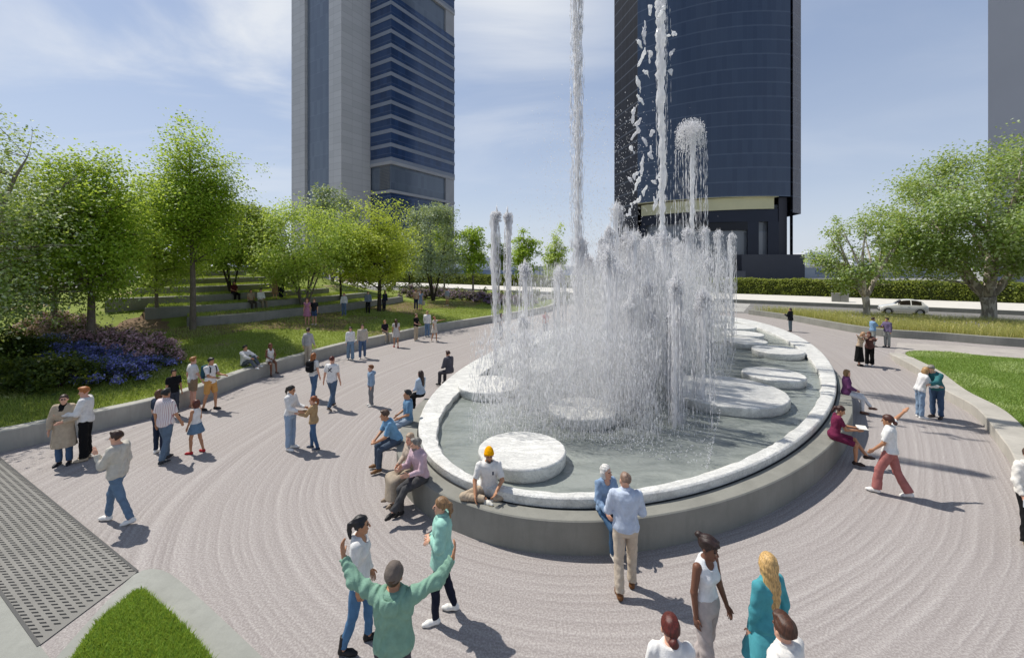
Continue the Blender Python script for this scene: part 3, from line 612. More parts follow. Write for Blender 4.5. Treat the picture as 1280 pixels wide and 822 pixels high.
for i, (px, top, Y, wd, lab) in enumerate(((1015, 316, 430, 26, 'distant pale block right of the dark tower'), (1046, 322, 520, 50, 'distant lower pale slab beside the far block'), (1078, 325, 470, 34, 'distant pale block behind the small plane tree'),
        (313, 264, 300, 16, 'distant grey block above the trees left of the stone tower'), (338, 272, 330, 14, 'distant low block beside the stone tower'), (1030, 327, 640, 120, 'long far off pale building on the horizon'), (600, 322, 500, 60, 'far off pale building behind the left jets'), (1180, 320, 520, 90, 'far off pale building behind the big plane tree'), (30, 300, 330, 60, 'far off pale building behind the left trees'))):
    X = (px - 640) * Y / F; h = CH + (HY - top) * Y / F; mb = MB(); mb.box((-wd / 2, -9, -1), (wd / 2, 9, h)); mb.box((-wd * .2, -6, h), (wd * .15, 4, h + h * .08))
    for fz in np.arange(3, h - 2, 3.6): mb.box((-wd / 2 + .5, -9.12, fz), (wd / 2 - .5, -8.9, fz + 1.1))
    tag(mb.build('city_block', M_FAR_HAZE, None, False, loc=(X, Y, 0)), lab, 'building')
# ------------------------------------------------------------------ plants
def leaves(cen, ln, wd, up=.35, outw=None):
    n = len(cen); nr = rng.standard_normal((n, 3)); nr[:, 2] = np.abs(nr[:, 2]) + up
    if outw is not None: nr += outw * .8
    nr /= np.linalg.norm(nr, axis=1)[:, None]
    a = rng.standard_normal((n, 3)); a -= nr * (a * nr).sum(1)[:, None]; a /= np.linalg.norm(a, axis=1)[:, None]; b = np.cross(nr, a)
    sz = (ln * rng.uniform(.65, 1.25, n))[:, None]; w2 = wd / ln * sz
    V = np.stack([cen - a * sz * .5, cen + b * w2 * .5 + a * sz * .08 + nr * sz * .06, cen + a * sz * .5, cen - b * w2 * .5 + a * sz * .08 + nr * sz * .06], 1).reshape(-1, 3)
    return V, np.arange(4 * n).reshape(n, 4)
BARK = {}
def bark(c, mott=None):
    k = (c, mott)
    if k in BARK: return BARK[k]
    m, nt, b = new_mat('bark'); co = nd(nt, 'ShaderNodeTexCoord').outputs['Object']; mp = nd(nt, 'ShaderNodeMapping', Vector=co); mp.inputs['Scale'].default_value = (1, 1, .3)
    n = nd(nt, 'ShaderNodeTexNoise', Vector=mp.outputs[0], Scale=9., Detail=6., Roughness=.7); cc = mixc(nt, ramp(nt, n.outputs[0], [(.35, 0.), (.65, 1.)]), [x * .6 for x in hx(c)], hx(c))
    if mott:
        v = nd(nt, 'ShaderNodeTexNoise', Vector=mp.outputs[0], Scale=4., Detail=3., Distortion=.6); cc = mixc(nt, ramp(nt, v.outputs[0], [(.48, 0.), (.54, 1.)]), cc, hx(mott))
    nt.links.new(cc, b.inputs['Base Color']); b.inputs['Roughness'].default_value = .9
    bp = nd(nt, 'ShaderNodeBump', Strength=.6, Distance=.03, Height=n.outputs[0]); nt.links.new(bp.outputs[0], b.inputs['Normal'])
    BARK[k] = m; return m
LM = {'maple': leaf_mat('maple_leaves', ['#62801e', '#7ea02c', '#98b83c', '#b4cc58'], .52),
      'maple_dark': leaf_mat('dark_leaves', ['#465c1a', '#5e7a26', '#788e34'], .4),
      'yellow': leaf_mat('yellow_green_leaves', ['#92a22c', '#aab83a', '#c2ca50', '#82962a'], .5),
      'pale': leaf_mat('pale_green_leaves', ['#86a23c', '#9eb84c', '#b4c860', '#c4d27c'], .48),
      'silver': leaf_mat('silvery_leaves', ['#7f9070', '#98a68a', '#aab69a', '#6c8050'], .25),
      'plane': leaf_mat('plane_leaves', ['#5c7a34', '#7a9448', '#98ac68', '#c6d0b4'], .40),
      'shrub': leaf_mat('shrub_leaves', ['#24330f', '#344517', '#45571f'], .2),
      'hedge': leaf_mat('hedge_leaves', ['#616c22', '#7c8830', '#949c42', '#4e5a1c'], .25),
      'blue': leaf_mat('blue_flowers', ['#6a6ec4', '#8286d6', '#9c9fe6', '#5c60b4', '#4a5e40'], .2),
      'pink': leaf_mat('pink_flowers', ['#b08494', '#cca0b2', '#e0bccc', '#b88c9c', '#6a6046'], .2),
      'purple': leaf_mat('purple_flowers', ['#9078ac', '#b09ac4', '#a06a86', '#8c76a4', '#565c3a'], .2)}
def tree(label, base, height, clear, rad, kind, mat_, n_leaf, lsize, tr, bk, seed, stems=1, lean=(0, 0), squash=1.0, nb=None, group=None, open_=.0, cb=None):
    r = np.random.default_rng(seed); bx, by, bz = base
    root = empty('tree', (bx, by, bz), 0, label, 'tree', group); H = height
    wood = MB(); axes = []
    if kind in ('maple', 'cone'):
        t = np.linspace(0, 1, 9); p = np.c_[.12 * np.sin(3 * t + seed) * t + lean[0] * t, .12 * np.cos(2 * t + seed) * t + lean[1] * t, t * H * .95]
        axes.append((p, tr * (1 - t) ** .8 + .015)); wood.tube(np.r_[[[p[0][0], p[0][1], -.25]], p], np.r_[tr * 1.5, tr * 1.18, axes[0][1][1:]], 10)
    elif kind == 'multi':
        for k in range(stems):
            a = k * 2 * math.pi / stems + r.random(); t = np.linspace(0, 1, 9); sp = rad * r.uniform(.35, .6)
            p = np.c_[np.cos(a) * (.12 + sp * t ** 1.2) + .08 * np.sin(7 * t + k), np.sin(a) * (.12 + sp * t ** 1.2), t * H * r.uniform(.75, .92)]
            rr = tr * r.uniform(.6, 1) * (1 - t) ** .8 + .012; axes.append((p, rr)); wood.tube(np.r_[[[p[0][0] * .6, p[0][1] * .6, -.25]], p], np.r_[rr[0] * 1.2, rr], 8)
    else:                                  # plane tree: a short stout trunk forking into heavy limbs
        fk = clear; t = np.linspace(0, 1, 6); p0 = np.c_[.1 * np.sin(3 * t), .06 * t, t * fk]; wood.tube(np.r_[[[0, 0, -.3]], p0], np.r_[tr * 1.6, tr * np.array([1.3, 1.02, .95, .95, 1.0, 1.02])], 14)
        for k in range(stems):
            a = k * 2 * math.pi / stems + .5 + r.uniform(-.3, .3); t = np.linspace(0, 1, 9); sp = rad * r.uniform(.5, .72); up = (H - fk) * r.uniform(.6, .85)
            p = np.c_[p0[-1][0] + np.cos(a) * sp * t ** .9 + .25 * np.sin(5 * t + k) * t, p0[-1][1] + np.sin(a) * sp * t ** .9 + .25 * np.cos(4 * t) * t, fk - .15 + up * t ** 1.1]
            rr = tr * .62 * (1 - t) ** .75 + .02; axes.append((p, rr)); wood.tube(p, rr, 10)
        for k in range(stems):             # second forks
            p, rr = axes[k]; b0 = p[3]; a = math.atan2(p[-1][1], p[-1][0]) + r.choice([-1, 1]) * r.uniform(.6, 1.0); t = np.linspace(0, 1, 7)
            q = np.c_[b0[0] + np.cos(a) * rad * .5 * t, b0[1] + np.sin(a) * rad * .5 * t, b0[2] + (H - b0[2]) * .7 * t ** .9]; r2 = rr[3] * .7 * (1 - t) ** .8 + .015; axes.append((q, r2)); wood.tube(q, r2, 8)
    AP = np.concatenate([a[0] for a in axes]); AR = np.concatenate([a[1] for a in axes])
    nb = nb or int(30 + 14 * rad); cc = []
    LBS = []
    nl_ = 30 if kind != 'plane' else 24
    for q_ in range(nl_):
        u = (q_ + .5) / nl_; a = q_ * 2.39996; e_ = (math.sqrt(max(.05, 1 - (1.9 * (u - .42)) ** 2)) if kind != 'maple' else (math.sin(math.pi * min(1, .14 + .80 * u)) ** .65) * (1.18 - .52 * u)) * r.uniform(.62 if kind != 'maple' else .75, 1.10) * rad; c_ = cb or clear * 1.25; LBS.append(np.array([math.cos(a) * e_ + lean[0], math.sin(a) * e_ + lean[1], (c_ + (H - c_) * u * r.uniform(.9, 1.06)) / 1.0]))
    lob = r.uniform(0, 6.28, 4); cb = cb or (clear if kind != 'plane' else clear * 1.25); v1_ = np.array([.92, .92, 1.])
    for i in range(nb):
        u = r.random() ** (.85 if kind != 'plane' else .75)
        if kind == 'maple': er = (math.sin(math.pi * min(1, .14 + .82 * u)) ** .65) * (1.18 - .52 * u)
        elif kind == 'cone': er = (1 - u) ** .62 * (.65 + .6 * min(1, u * 5))
        elif kind == 'multi': er = math.sqrt(max(0, 1 - (1.75 * (u - .46)) ** 2))
        else: er = math.sqrt(max(0.02, 1 - (1.9 * (u - .42)) ** 2))
        az = i * 2.39996 + r.uniform(-.4, .4); er *= 1 + (.14 if kind != 'plane' else .24) * math.sin(3 * az + lob[0] + 4 * u) + (.10 if kind != 'plane' else .16) * math.sin(5 * az + lob[1] - 7 * u)
        q = math.sqrt(r.uniform(.22, 1.0)) * er * rad
        tgt = np.array([math.cos(az) * q + lean[0] * u, math.sin(az) * q * squash + lean[1] * u, cb + (H - cb) * u])
        if kind == 'plane': k_ = int(r.integers(0, len(LBS))); tgt = (LBS[k_] - [0, 0, cb]) * r.uniform(.72, 1.06) + r.normal(0, .10 * rad, 3) * np.array([1, 1, .6]) + np.array([0, 0, cb])
        if kind == 'maple': k_ = int(r.integers(0, len(LBS))); tgt = (LBS[k_] - [0, 0, cb]) * np.array([1, 1, 1.]) * r.uniform(.6, 1.05) + r.normal(0, .12 * rad, 3) * np.array([1, 1, 2.0]) + np.array([0, 0, cb + .1 * rad]); tgt[2] = max(tgt[2], cb * .96)
        if kind in ('maple', 'cone') and i % 5 == 0 and u > .35: tgt = tgt * v1_ + np.array([0, 0, H * r.uniform(.02, .10)])
        dd = np.linalg.norm(AP - tgt, axis=1) + np.maximum(0, AP[:, 2] - tgt[2] + .15 * np.hypot(*(AP - tgt)[:, :2].T)) * 4 + (AP[:, 2] < clear * .8) * 3
        k = int(dd.argmin()); a0 = AP[k]; L = np.linalg.norm(tgt - a0); t = np.linspace(0, 1, 6)[:, None]
        mid = (a0 + tgt) / 2 + np.array([0, 0, (.10 if kind != 'plane' else .05) * L]) + r.normal(0, .05 * L, 3)
        P = (1 - t) ** 2 * a0 + 2 * t * (1 - t) * mid + t ** 2 * tgt
        r0 = min(AR[k] * .6, .012 + .016 * L); wood.tube(P, r0 * (1 - t[:, 0]) + .005, 5, False)
        m = max(3, int(3 + L * 2.2))
        for j in range(m):
            tt = r.uniform(.3, 1.08); c = (1 - tt) ** 2 * a0 + 2 * tt * (1 - tt) * mid + tt ** 2 * tgt; sd_ = rad * (.085 if kind != 'plane' else .058) + .10
            cc.append(np.r_[c + r.normal(0, sd_, 3) * (1.1 - .3 * tt), sd_ * r.uniform(.7, 1.35)])
    wood.build('trunk', bark(*bk), root, True)
    cc = np.array(cc)
    if open_: cc = cc[r.random(len(cc)) > open_]
    per = r.multinomial(n_leaf, np.ones(len(cc)) / len(cc)); ctr = np.repeat(cc[:, :3], per, 0); sg = np.repeat(cc[:, 3], per)[:, None]
    pts = ctr + np.clip(r.standard_normal(ctr.shape), -1.7, 1.7) * sg * np.array([1, 1, .75])
    ow = pts - np.array([0, 0, H * .45]); ow /= np.linalg.norm(ow, axis=1)[:, None]
    V, Fq = leaves(pts, lsize, lsize * .72, .25, ow)
    mesh_obj('crown', V, Fq, LM[mat_], root, False)
    return root
BR, GY, DK, WH = ('#5c4c3c', None), ('#7a7064', None), ('#3a3128', None), ('#8b8070', '#c2bdae')
# left park, from the near edge to the far side
tree('plane tree with mottled white branches at the left edge of the photo', (-21.2, 15.4, .9), 9.6, 2.6, 5.7, 'plane', 'plane', 80000, .115, .30, WH, 3, 5, cb=1.9, nb=240)
tree('upright maple tree with a bare trunk rising from the pink and blue flowers', hit(114, 440), 8.3, 2.8, 2.8, 'maple', 'maple', 30000, .135, .15, GY, 5, nb=130)
tree('slim trunk tree with a sparse crown between the left edge tree and the round maple', hit(67, 416), 7.6, 3.6, 2.3, 'maple', 'maple_dark', 9000, .15, .13, GY, 6)
tree('tallest upright maple tree left of the stone tower, in front of the lowest terrace step', hit(241, 412), 10.5, 4.1, 2.9, 'maple', 'maple', 34000, .14, .15, GY, 8, nb=140)
tree('low bright green tree between the two tall maples', hit(196, 398), 7.4, 2.0, 2.9, 'maple', 'pale', 20000, .14, .09, GY, 9)
tree('dark leaved tree with thin dark stems on the terraces, right of the tallest maple', hit(288, 366), 6.2, 2.0, 3.1, 'multi', 'maple_dark', 10000, .2, .09, DK, 10, 3)
tree('broad pale green tree on many thin grey stems over the terrace steps', hit(380, 386), 7.4, 2.2, 4.0, 'multi', 'pale', 24000, .16, .10, GY, 12, 6)
tree('yellow green tree with a dark trunk on the worn lawn patch', hit(474, 389), 7.6, 2.0, 3.3, 'maple', 'yellow', 20000, .17, .16, DK, 14, 1)
tree('dark stemmed tree between the many stemmed tree and the yellow green tree', hit(426, 380), 5.8, 2.4, 1.9, 'maple', 'yellow', 4500, .2, .09, DK, 15)
tree('tall bright green tree rising behind the yellow green one', hit(466, 352), 11.6, 3.5, 2.8, 'cone', 'pale', 8000, .24, .13, GY, 16)
tree('yellowish tree just right of the yellow green one, farther back', hit(512, 366), 8.8, 3.0, 3.0, 'maple', 'yellow', 11000, .2, .12, DK, 17)
tree('silvery grey green tree on forked dark stems by the purple flowers', hit(541, 376), 9.8, 2.4, 3.4, 'multi', 'silver', 14000, .2, .13, DK, 18, 3)
tree('silvery tree behind the broad pale green one', hit(415, 352), 9.4, 3.5, 2.8, 'multi', 'silver', 5000, .28, .12, GY, 19, 3)
def gt(px, py, z=.05): return G(px, py, z)
tree('slim bright green tree left of the narrow cone shaped one', (-9.6, 60, .3), 11.2, 4, 2.3, 'maple', 'pale', 5000, .28, .13, GY, 20)
tree('narrow cone shaped green tree beside the left pair of jets', (-4.6, 50, .4), 9.9, 3.3, 2.0, 'maple', 'maple', 6500, .25, .12, GY, 21)
tree('thin trunk tree beside the narrow cone shaped one, on the road side', (-1.9, 61, .2), 8.6, 3.5, 1.5, 'maple', 'maple_dark', 2500, .28, .12, DK, 22)
tree('bright green tree behind the left pair of jets', (1.6, 60, .2), 9.6, 3, 2.3, 'maple', 'maple', 5000, .28, .12, GY, 23)
tree('green tree seen through the spray left of the tallest jet', (6.2, 62, .2), 9.2, 3, 2.3, 'maple', 'pale', 4500, .28, .12, GY, 24)
tree('dark green tree at the back of the terraces, behind the tallest maple', (-27, 42, 4.4), 6.2, 1.6, 3.2, 'multi', 'maple_dark', 6000, .26, .12, DK, 25, 4)
tree('green tree at the back of the terraces, behind the round maple', (-38, 41, 4.0), 7.6, 2, 3.6, 'multi', 'maple', 6000, .28, .12, DK, 26, 4)
tree('green tree far back behind the left edge tree', (-47, 36, 3.4), 8.0, 2, 4.0, 'multi', 'maple', 6000, .28, .12, DK, 27, 4)
# right side
tree('big spreading plane tree with a stout forked trunk in the tall grasses on the right', (37.3, 33.2, .35), 13.4, 2.0, 7.3, 'plane', 'plane', 60000, .20, .45, ('#968b7f', '#bab0a3'), 31, 5, cb=4.5, nb=190, lean=(-.9, 0), open_=.12)
tree('small plane tree with pale leaves and a short mottled trunk, right of the fountain', (28.7, 34.4, .38), 8.7, 1.9, 3.5, 'plane', 'plane', 8500, .2, .25, ('#a0968a', '#c4baac'), 32, 4, open_=.35, cb=3.0, nb=70)
tree('pale barked plane tree with white upper branches at the right edge', (40.5, 30.0, .35), 14.5, 5.5, 4.2, 'plane', 'plane', 9000, .28, .26, ('#a39a8d', '#c9c3b6'), 33, 4, open_=.2)

def bush(label, base, rx, ry, h, mat_, n, ls, group, cat='shrub', flower=None, rz=0, seed=0):
    r = np.random.default_rng(seed + 100); root = empty('shrub', base, rz, label, cat, group); wood = MB()
    for k in range(9):
        a = k * .7 + r.random(); e = np.array([math.cos(a) * rx * .6, math.sin(a) * ry * .6, h * r.uniform(.55, .85)]); wood.tube([(0, 0, -.1), e * .5 + [0, 0, h * .1], e], [.025, .018, .006], 5, False)
    wood.build('stem', bark('#4a3c2e'), root, True)
    k = max(16, int(n / 45)); u = r.random(k); a = r.random(k) * 6.283; el = np.arccos(1 - u * 1.0); q = r.uniform(.55, 1.0, k) ** .5
    c = np.c_[np.sin(el) * np.cos(a) * rx * q, np.sin(el) * np.sin(a) * ry * q, h * (.18 + .82 * np.cos(el) * q) * r.uniform(.8, 1.08, k)]
    pts = np.repeat(c, n // k, 0); pts = pts + r.standard_normal(pts.shape) * np.array([rx, ry, h]) * .13; pts[:, 2] = np.maximum(pts[:, 2], .03)
    V, Fq = leaves(pts, ls, ls * .6, .2); mesh_obj('foliage', V, Fq, LM[mat_], root, False)
    if flower:
        fm, fn, fs = flower; i = r.integers(0, len(c), fn); pts = c[i] * np.array([1.06, 1.06, 1.10]) + r.standard_normal((fn, 3)) * np.array([rx, ry, h]) * .10
        pts[:, 2] = np.maximum(pts[:, 2], h * .22); V, Fq = leaves(pts, fs, fs * .6, .3); mesh_obj('blossom', V, Fq, LM[fm], root, False)
    return root
k = 0
for px, py, rx, h, lab in ((18, 486, 1.25, .95, 'dark green clipped shrub at the left edge above the wall'), (72, 484, 1.2, 1.0, 'dark green round shrub right beside the blue flowers'), (40, 452, 1.2, .95, 'dark green shrub behind the two front ones'), (-30, 470, 1.8, 1.8, 'dark shrub mostly cut off by the left edge')):
    k += 1; p = hit(max(px, 2), py); bush(lab, p if px > 0 else (p[0] - 2.0, p[1] + .6, p[2]), rx, rx * .85, h, 'shrub', 4200, .13, 'dark shrubs', seed=k)
for i, (px, py) in enumerate(((55, 446), (80, 452), (104, 458), (128, 466), (152, 470), (100, 444), (128, 452), (152, 458), (176, 462), (118, 472), (72, 436), (146, 478))):
    k += 1; p = hit(px, py); bush('clump of blue violet flowers between dark shrub and pink bushes', p, 1.05, .85, .62, 'shrub', 900, .09, 'blue flower clumps', 'flowers', ('blue', 2600, .09), seed=k)
for i, (px, py) in enumerate(((50, 420), (72, 424), (96, 430), (122, 438), (146, 444), (170, 450), (192, 455), (60, 410), (86, 414), (140, 432), (168, 440), (190, 447))):
    k += 1; p = hit(px, py); bush('dusty pink flowering bush in the band along the park lawn', p, 1.1, .95, .88, 'shrub', 1100, .11, 'pink flowering bushes', 'flowers', ('pink', 3000, .105), seed=k)
pf = resample([hit(514, 372), hit(545, 372), hit(580, 375), hit(618, 380), (1.2, 43.8, .5)], 13)
for i, p in enumerate(pf):
    k += 1; zq = lawn_z(p[0], p[1]); bush('purple flowering bush in the row at the far end of the lawn', (p[0], p[1], zq if zq else p[2]), 1.25, 1.0, 1.05, 'shrub', 700, .16, 'purple flowering bushes', 'flowers', ('purple', 2000, .16), seed=k)
for i, (x, y, r_, h) in enumerate(((-13, 56, 1.6, 2.0), (-9.5, 55, 1.5, 1.7), (-6.2, 52.5, 1.4, 1.6), (-3.3, 50.8, 1.4, 1.5), (-.3, 50, 1.3, 1.5), (2.6, 49.5, 1.3, 1.5), (-16.5, 57, 1.7, 2.1), (-11, 58.5, 1.5, 1.9), (6, 51.5, 1.3, 1.4), (9.5, 50, 1.3, 1.4))):
    k += 1; bush('round dark green bush behind the purple flowers', (x, y, .35 if x > -12 else 1.0), r_, r_, h, 'shrub', 900, .22, 'round bushes behind the purple flowers', seed=k)
for i, (x, y) in enumerate(((-24.5, 41), (-22.5, 43.5), (-20.5, 46), (-18, 48), (-28, 38.5), (-31, 37), (-34, 35.5), (-38, 34))):
    k += 1; zq = lawn_z(x, y); bush('pale pink bush along the top of the terraces', (x, y, (zq or 4) + .0), 1.5, 1.3, 1.3, 'shrub', 700, .2, 'pale pink bushes above the terraces', 'flowers', ('pink', 1100, .18), seed=k)
# the clipped hedge beyond the road
root = empty('hedge', (*rp(0, 30), .1), math.atan2(RD[1], RD[0]), 'long clipped olive green hedge beyond the pale pavement', 'hedge')
mb = MB(); L = np.linspace(-120, 75, 260); hh = 2.45 + .10 * np.sin(L * .9) + .06 * np.sin(L * 2.7 + 1)
prof = [(-1.0, 0), (-1.08, .9), (-.98, 1.9), (-.7, 2.25), (.7, 2.3), (1, 1.9), (1, 0)]
mb.grid(np.stack([np.c_[L, np.full(len(L), y), np.minimum(z, hh) if z < 2.2 else hh - .12] for y, z in prof], 1)); mb.build('branches', pm('hedge_core', hx('#2e3610'), .95, .3, 2.), root, True)
n = 52000; u = rng.uniform(-100, 70, n); sidef = rng.random(n) < .66; y = np.where(sidef, -1.05 + rng.normal(0, .09, n), rng.uniform(-1, .9, n)); z = np.where(sidef, rng.uniform(.05, 2.4, n), 2.42 + rng.normal(0, .07, n)) + .08 * np.sin(u * .9)
bmp = .10 * np.sin(u * 2.1 + 2 * np.sin(z * 2)) * np.cos(z * 2.6 + u * .7); y = y - np.where(sidef, bmp, 0)
V, Fq = leaves(np.c_[u, y, z], .26, .17, .2, np.c_[0 * u, -np.where(sidef, 1., 0.), np.where(sidef, .1, 1.)]); mesh_obj('foliage', V, Fq, LM['hedge'], root, False)

# grass
def blades(name, pts, h, wd, cols, bend=.4, parent=None, trans=.3):
    n = len(pts); a = rng.random(n) * 6.283; d = np.c_[np.cos(a), np.sin(a), 0 * a]; hh = (h * rng.uniform(.5, 1.2, n))[:, None]; ww = wd * rng.uniform(.7, 1.2, n)[:, None]
    b2 = rng.random(n) * 6.283; bd = np.c_[np.cos(b2), np.sin(b2), 0 * b2] * (bend * rng.uniform(.1, 1, n))[:, None] * hh; up = np.array([0, 0, 1.])
    V = np.stack([pts - d * ww * .5, pts + d * ww * .5, pts + d * ww * .32 + bd * .35 + up * hh * .6, pts + bd + up * hh, pts - d * ww * .32 + bd * .35 + up * hh * .6], 1).reshape(-1, 3)
    i = np.arange(n)[:, None] * 5
    return tag(mesh_obj(name, V, [i + np.array([[0, 1, 2, 4]]), i + np.array([[4, 2, 3]])], leaf_mat(name + '_blades', cols, trans), parent, False), kind='stuff')
from mathutils.geometry import intersect_point_tri_2d
def sample_grid(Pg, n, wfun=None):         # random points on a quad grid, weighted by area
    a, b_, c_, d_ = Pg[:-1, :-1], Pg[1:, :-1], Pg[1:, 1:], Pg[:-1, 1:]; ar = np.linalg.norm(np.cross(c_ - a, d_ - b_), axis=-1)
    if wfun is not None: ar = ar * wfun((a + c_) / 2)
    p = (ar / ar.sum()).ravel(); k = rng.choice(len(p), n, p=p); u, v = rng.random((2, n, 1)); f = lambda q: q.reshape(-1, 3)[k]
    return f(a) * (1 - u) * (1 - v) + f(b_) * u * (1 - v) + f(c_) * u * v + f(d_) * (1 - u) * v
def near_w(c): Y = np.maximum(c[..., 1], 4); return np.where((np.abs(c[..., 0]) < Y * 1.3) & (Y > 5), 1 / Y, 0)
pts = sample_grid(PG[:, :NS], 100000, near_w)
blades('lawn_grass', pts, .09, .022, ['#6b8034', '#869a44', '#a4b45c', '#98a052', '#5a7028'], .6)
pts = np.concatenate([sample_grid(q, 5200) for q in TG])
blades('terrace_grass', pts, .14, .03, ['#77883c', '#92a44c', '#aebc62', '#a0a858', '#647a30'], .5)
pts = sample_grid(GR, 80000, near_w)
blades('lawn_grass', pts, .075, .018, ['#6e8a40', '#809c4c', '#98b25e', '#aec278'], .6)
for q_, n_, cols_ in ((GR, 9000, ['#a8bc72', '#bccb8c', '#8fa658']), (PG[:, :NS], 12000, ['#b4b878', '#c8c890', '#98a860'])):
    p_ = sample_grid(q_, n_ * 3, near_w); k_ = np.sin(p_[:, 0] * .9 + 2 * np.sin(p_[:, 1] * .5)) * np.sin(p_[:, 1] * 1.1 + p_[:, 0] * .3) > .25; blades('grass_tufts', p_[k_], .13, .022, cols_, .9)
pts = sample_grid(BED, 26000, near_w)
blades('tall_grass', pts, .66, .018, ['#a4a05e', '#beb67a', '#d4ca92', '#929c54', '#c8c074'], .5)
pts = sample_grid(BED, 5200, near_w); msk = np.sin(pts[:, 0] * 1.3 + pts[:, 1]) * np.cos(pts[:, 1] * .9 - pts[:, 0] * .4); pts = pts[msk > -.1]; pts[:, 2] += rng.uniform(.3, .62, len(pts))
V, Fq = leaves(pts, .06, .045, .5); tag(mesh_obj('yellow_flowers', V, Fq, leaf_mat('yellow_bloom', ['#c8bc60', '#d4c878', '#e0d898'], .2), None, False), kind='stuff')
pts = sample_grid(BED, 2600, near_w); msk = np.sin(pts[:, 0] * .8 + 2) * np.cos(pts[:, 1] * 1.1); pts = pts[msk > .2]; pts[:, 2] += rng.uniform(.3, .6, len(pts))
V, Fq = leaves(pts, .09, .06, .5); tag(mesh_obj('mauve_flowers', V, Fq, leaf_mat('mauve_bloom', ['#7d7090', '#9b90aa'], .2), None, False), kind='stuff')
# near lawn tip in the bottom left corner
tip = [tuple(p) for p in resample([(60, 870), (98, 815), (122, 782), (150, 758), (172, 743), (196, 757), (228, 784), (262, 824), (300, 880)], 40)]
PT = np.array([G(x, y, .0)[:2] for x, y in tip]); half = len(PT) // 2
La, Lb = PT[:20], PT[20:][::-1]; g = np.linspace(0, 1, 12)[None, :, None]; NP = La[::-1][:, None] * (1 - g) + Lb[::-1][:, None] * g
NG = np.dstack([NP, .03 + .05 * np.sin(np.pi * g[..., 0]) * np.ones(NP.shape[:2])])
mb = MB(); mb.grid(NG); o = mb.build('lawn', M_LAWN_N, None, True); tag(o, kind='structure')
if o.data.polygons[10].normal.z < 0: o.data.flip_normals()
pts = sample_grid(NG, 26000); blades('lawn_grass', pts, .085, .012, ['#5c8024', '#749a32', '#8eb044', '#a8c25a', '#507224'], .8)
# ------------------------------------------------------------------ figures: implicit surfaces turned into one continuous mesh
class Sdf:
    def __init__(s, vox): s.p = []; s.vox = vox
    def add(s, fn, pts, pad, k=.02, op='u'):
        pts = np.atleast_2d(np.asarray(pts, float)); pad = np.asarray(pad, float)
        s.p.append((fn, pts.min(0) - pad, pts.max(0) + pad, k, op)); return s
    def mesh(s):
        v = s.vox; U_ = [p for p in s.p if p[4] == 'u']; lo = np.min([p[1] for p in U_], 0) - 3 * v; hi = np.max([p[2] for p in U_], 0) + 3 * v
        n = np.ceil((hi - lo) / v).astype(int) + 1; D = np.full(n, .5, np.float32); ax = [(lo[i] + v * np.arange(n[i])).astype(np.float32) for i in range(3)]
        for fn, a, b, k, op in s.p:
            m = k + 2.5 * v; i0 = np.maximum(0, np.floor((a - m - lo) / v).astype(int)); i1 = np.minimum(n, np.ceil((b + m - lo) / v).astype(int) + 1)
            if (i1 <= i0).any(): continue
            sl = tuple(slice(*q) for q in zip(i0, i1)); X = ax[0][sl[0]][:, None, None]; Y = ax[1][sl[1]][None, :, None]; Z = ax[2][sl[2]][None, None, :]
            d = fn(X, Y, Z).astype(np.float32); e = D[sl]
            if op == 'u':
                if k > 0: h = np.maximum(k - np.abs(e - d), 0) / k; D[sl] = np.minimum(e, d) - h * h * k * .25
                else: D[sl] = np.minimum(e, d)
            else:
                h = np.maximum(k - np.abs(e + d), 0) / max(k, 1e-6); D[sl] = np.maximum(e, -d) + h * h * k * .25
        return nets(D, lo, v)
def nets(D, lo, v):
    I = D < 0; n = np.array(D.shape); c = I[:-1, :-1, :-1].astype(np.int8)
    tot = np.zeros(tuple(n - 1), np.int8)
    for dx in (0, 1):
        for dy in (0, 1):
            for dz in (0, 1): tot += I[dx:n[0] - 1 + dx, dy:n[1] - 1 + dy, dz:n[2] - 1 + dz]
    idx = np.argwhere((tot > 0) & (tot < 8)); m = len(idx); ID = np.full(tuple(n - 1), -1, np.int32); ID[tuple(idx.T)] = np.arange(m)
    cor = {(a, b, c_): D[idx[:, 0] + a, idx[:, 1] + b, idx[:, 2] + c_] for a in (0, 1) for b in (0, 1) for c_ in (0, 1)}
    S = np.zeros((m, 3)); W_ = np.zeros(m)
    for ax in range(3):
        for p in (0, 1):
            for q in (0, 1):
                a = [p, q]; a.insert(ax, 0); b = list(a); b[ax] = 1; da, db = cor[tuple(a)], cor[tuple(b)]; s_ = (da < 0) != (db < 0)
                t = np.where(s_, da / np.where(s_, da - db, 1), 0); P = np.array(a, float)[None] + 0 * S; P[:, ax] = t; S += P * s_[:, None]; W_ += s_
    V = lo + v * (idx + S / W_[:, None]); Q = []
    for ax in range(3):
        sl0 = [slice(1, -1)] * 3; sl0[ax] = slice(0, -1); sl1 = list(sl0); sl1[ax] = slice(1, None)
        sl0 = tuple(sl0); sl1 = tuple(sl1); A, B = I[sl0], I[sl1]; e = np.argwhere(A != B); off = np.array([1, 1, 1]); off[ax] = 0; e0 = e + off
        inside = A[tuple(e.T)]; o1, o2 = [(1, 2), (2, 0), (0, 1)][ax]
        def cid(d1, d2): k = e0.copy(); k[:, o1] -= d1; k[:, o2] -= d2; return ID[tuple(k.T)]
        q = np.stack([cid(1, 1), cid(0, 1), cid(0, 0), cid(1, 0)], 1); q[~inside] = q[~inside][:, ::-1]; Q.append(q)
    Q = np.concatenate(Q); return V, Q[(Q >= 0).all(1)]
v3 = lambda *a: np.array(a, float)
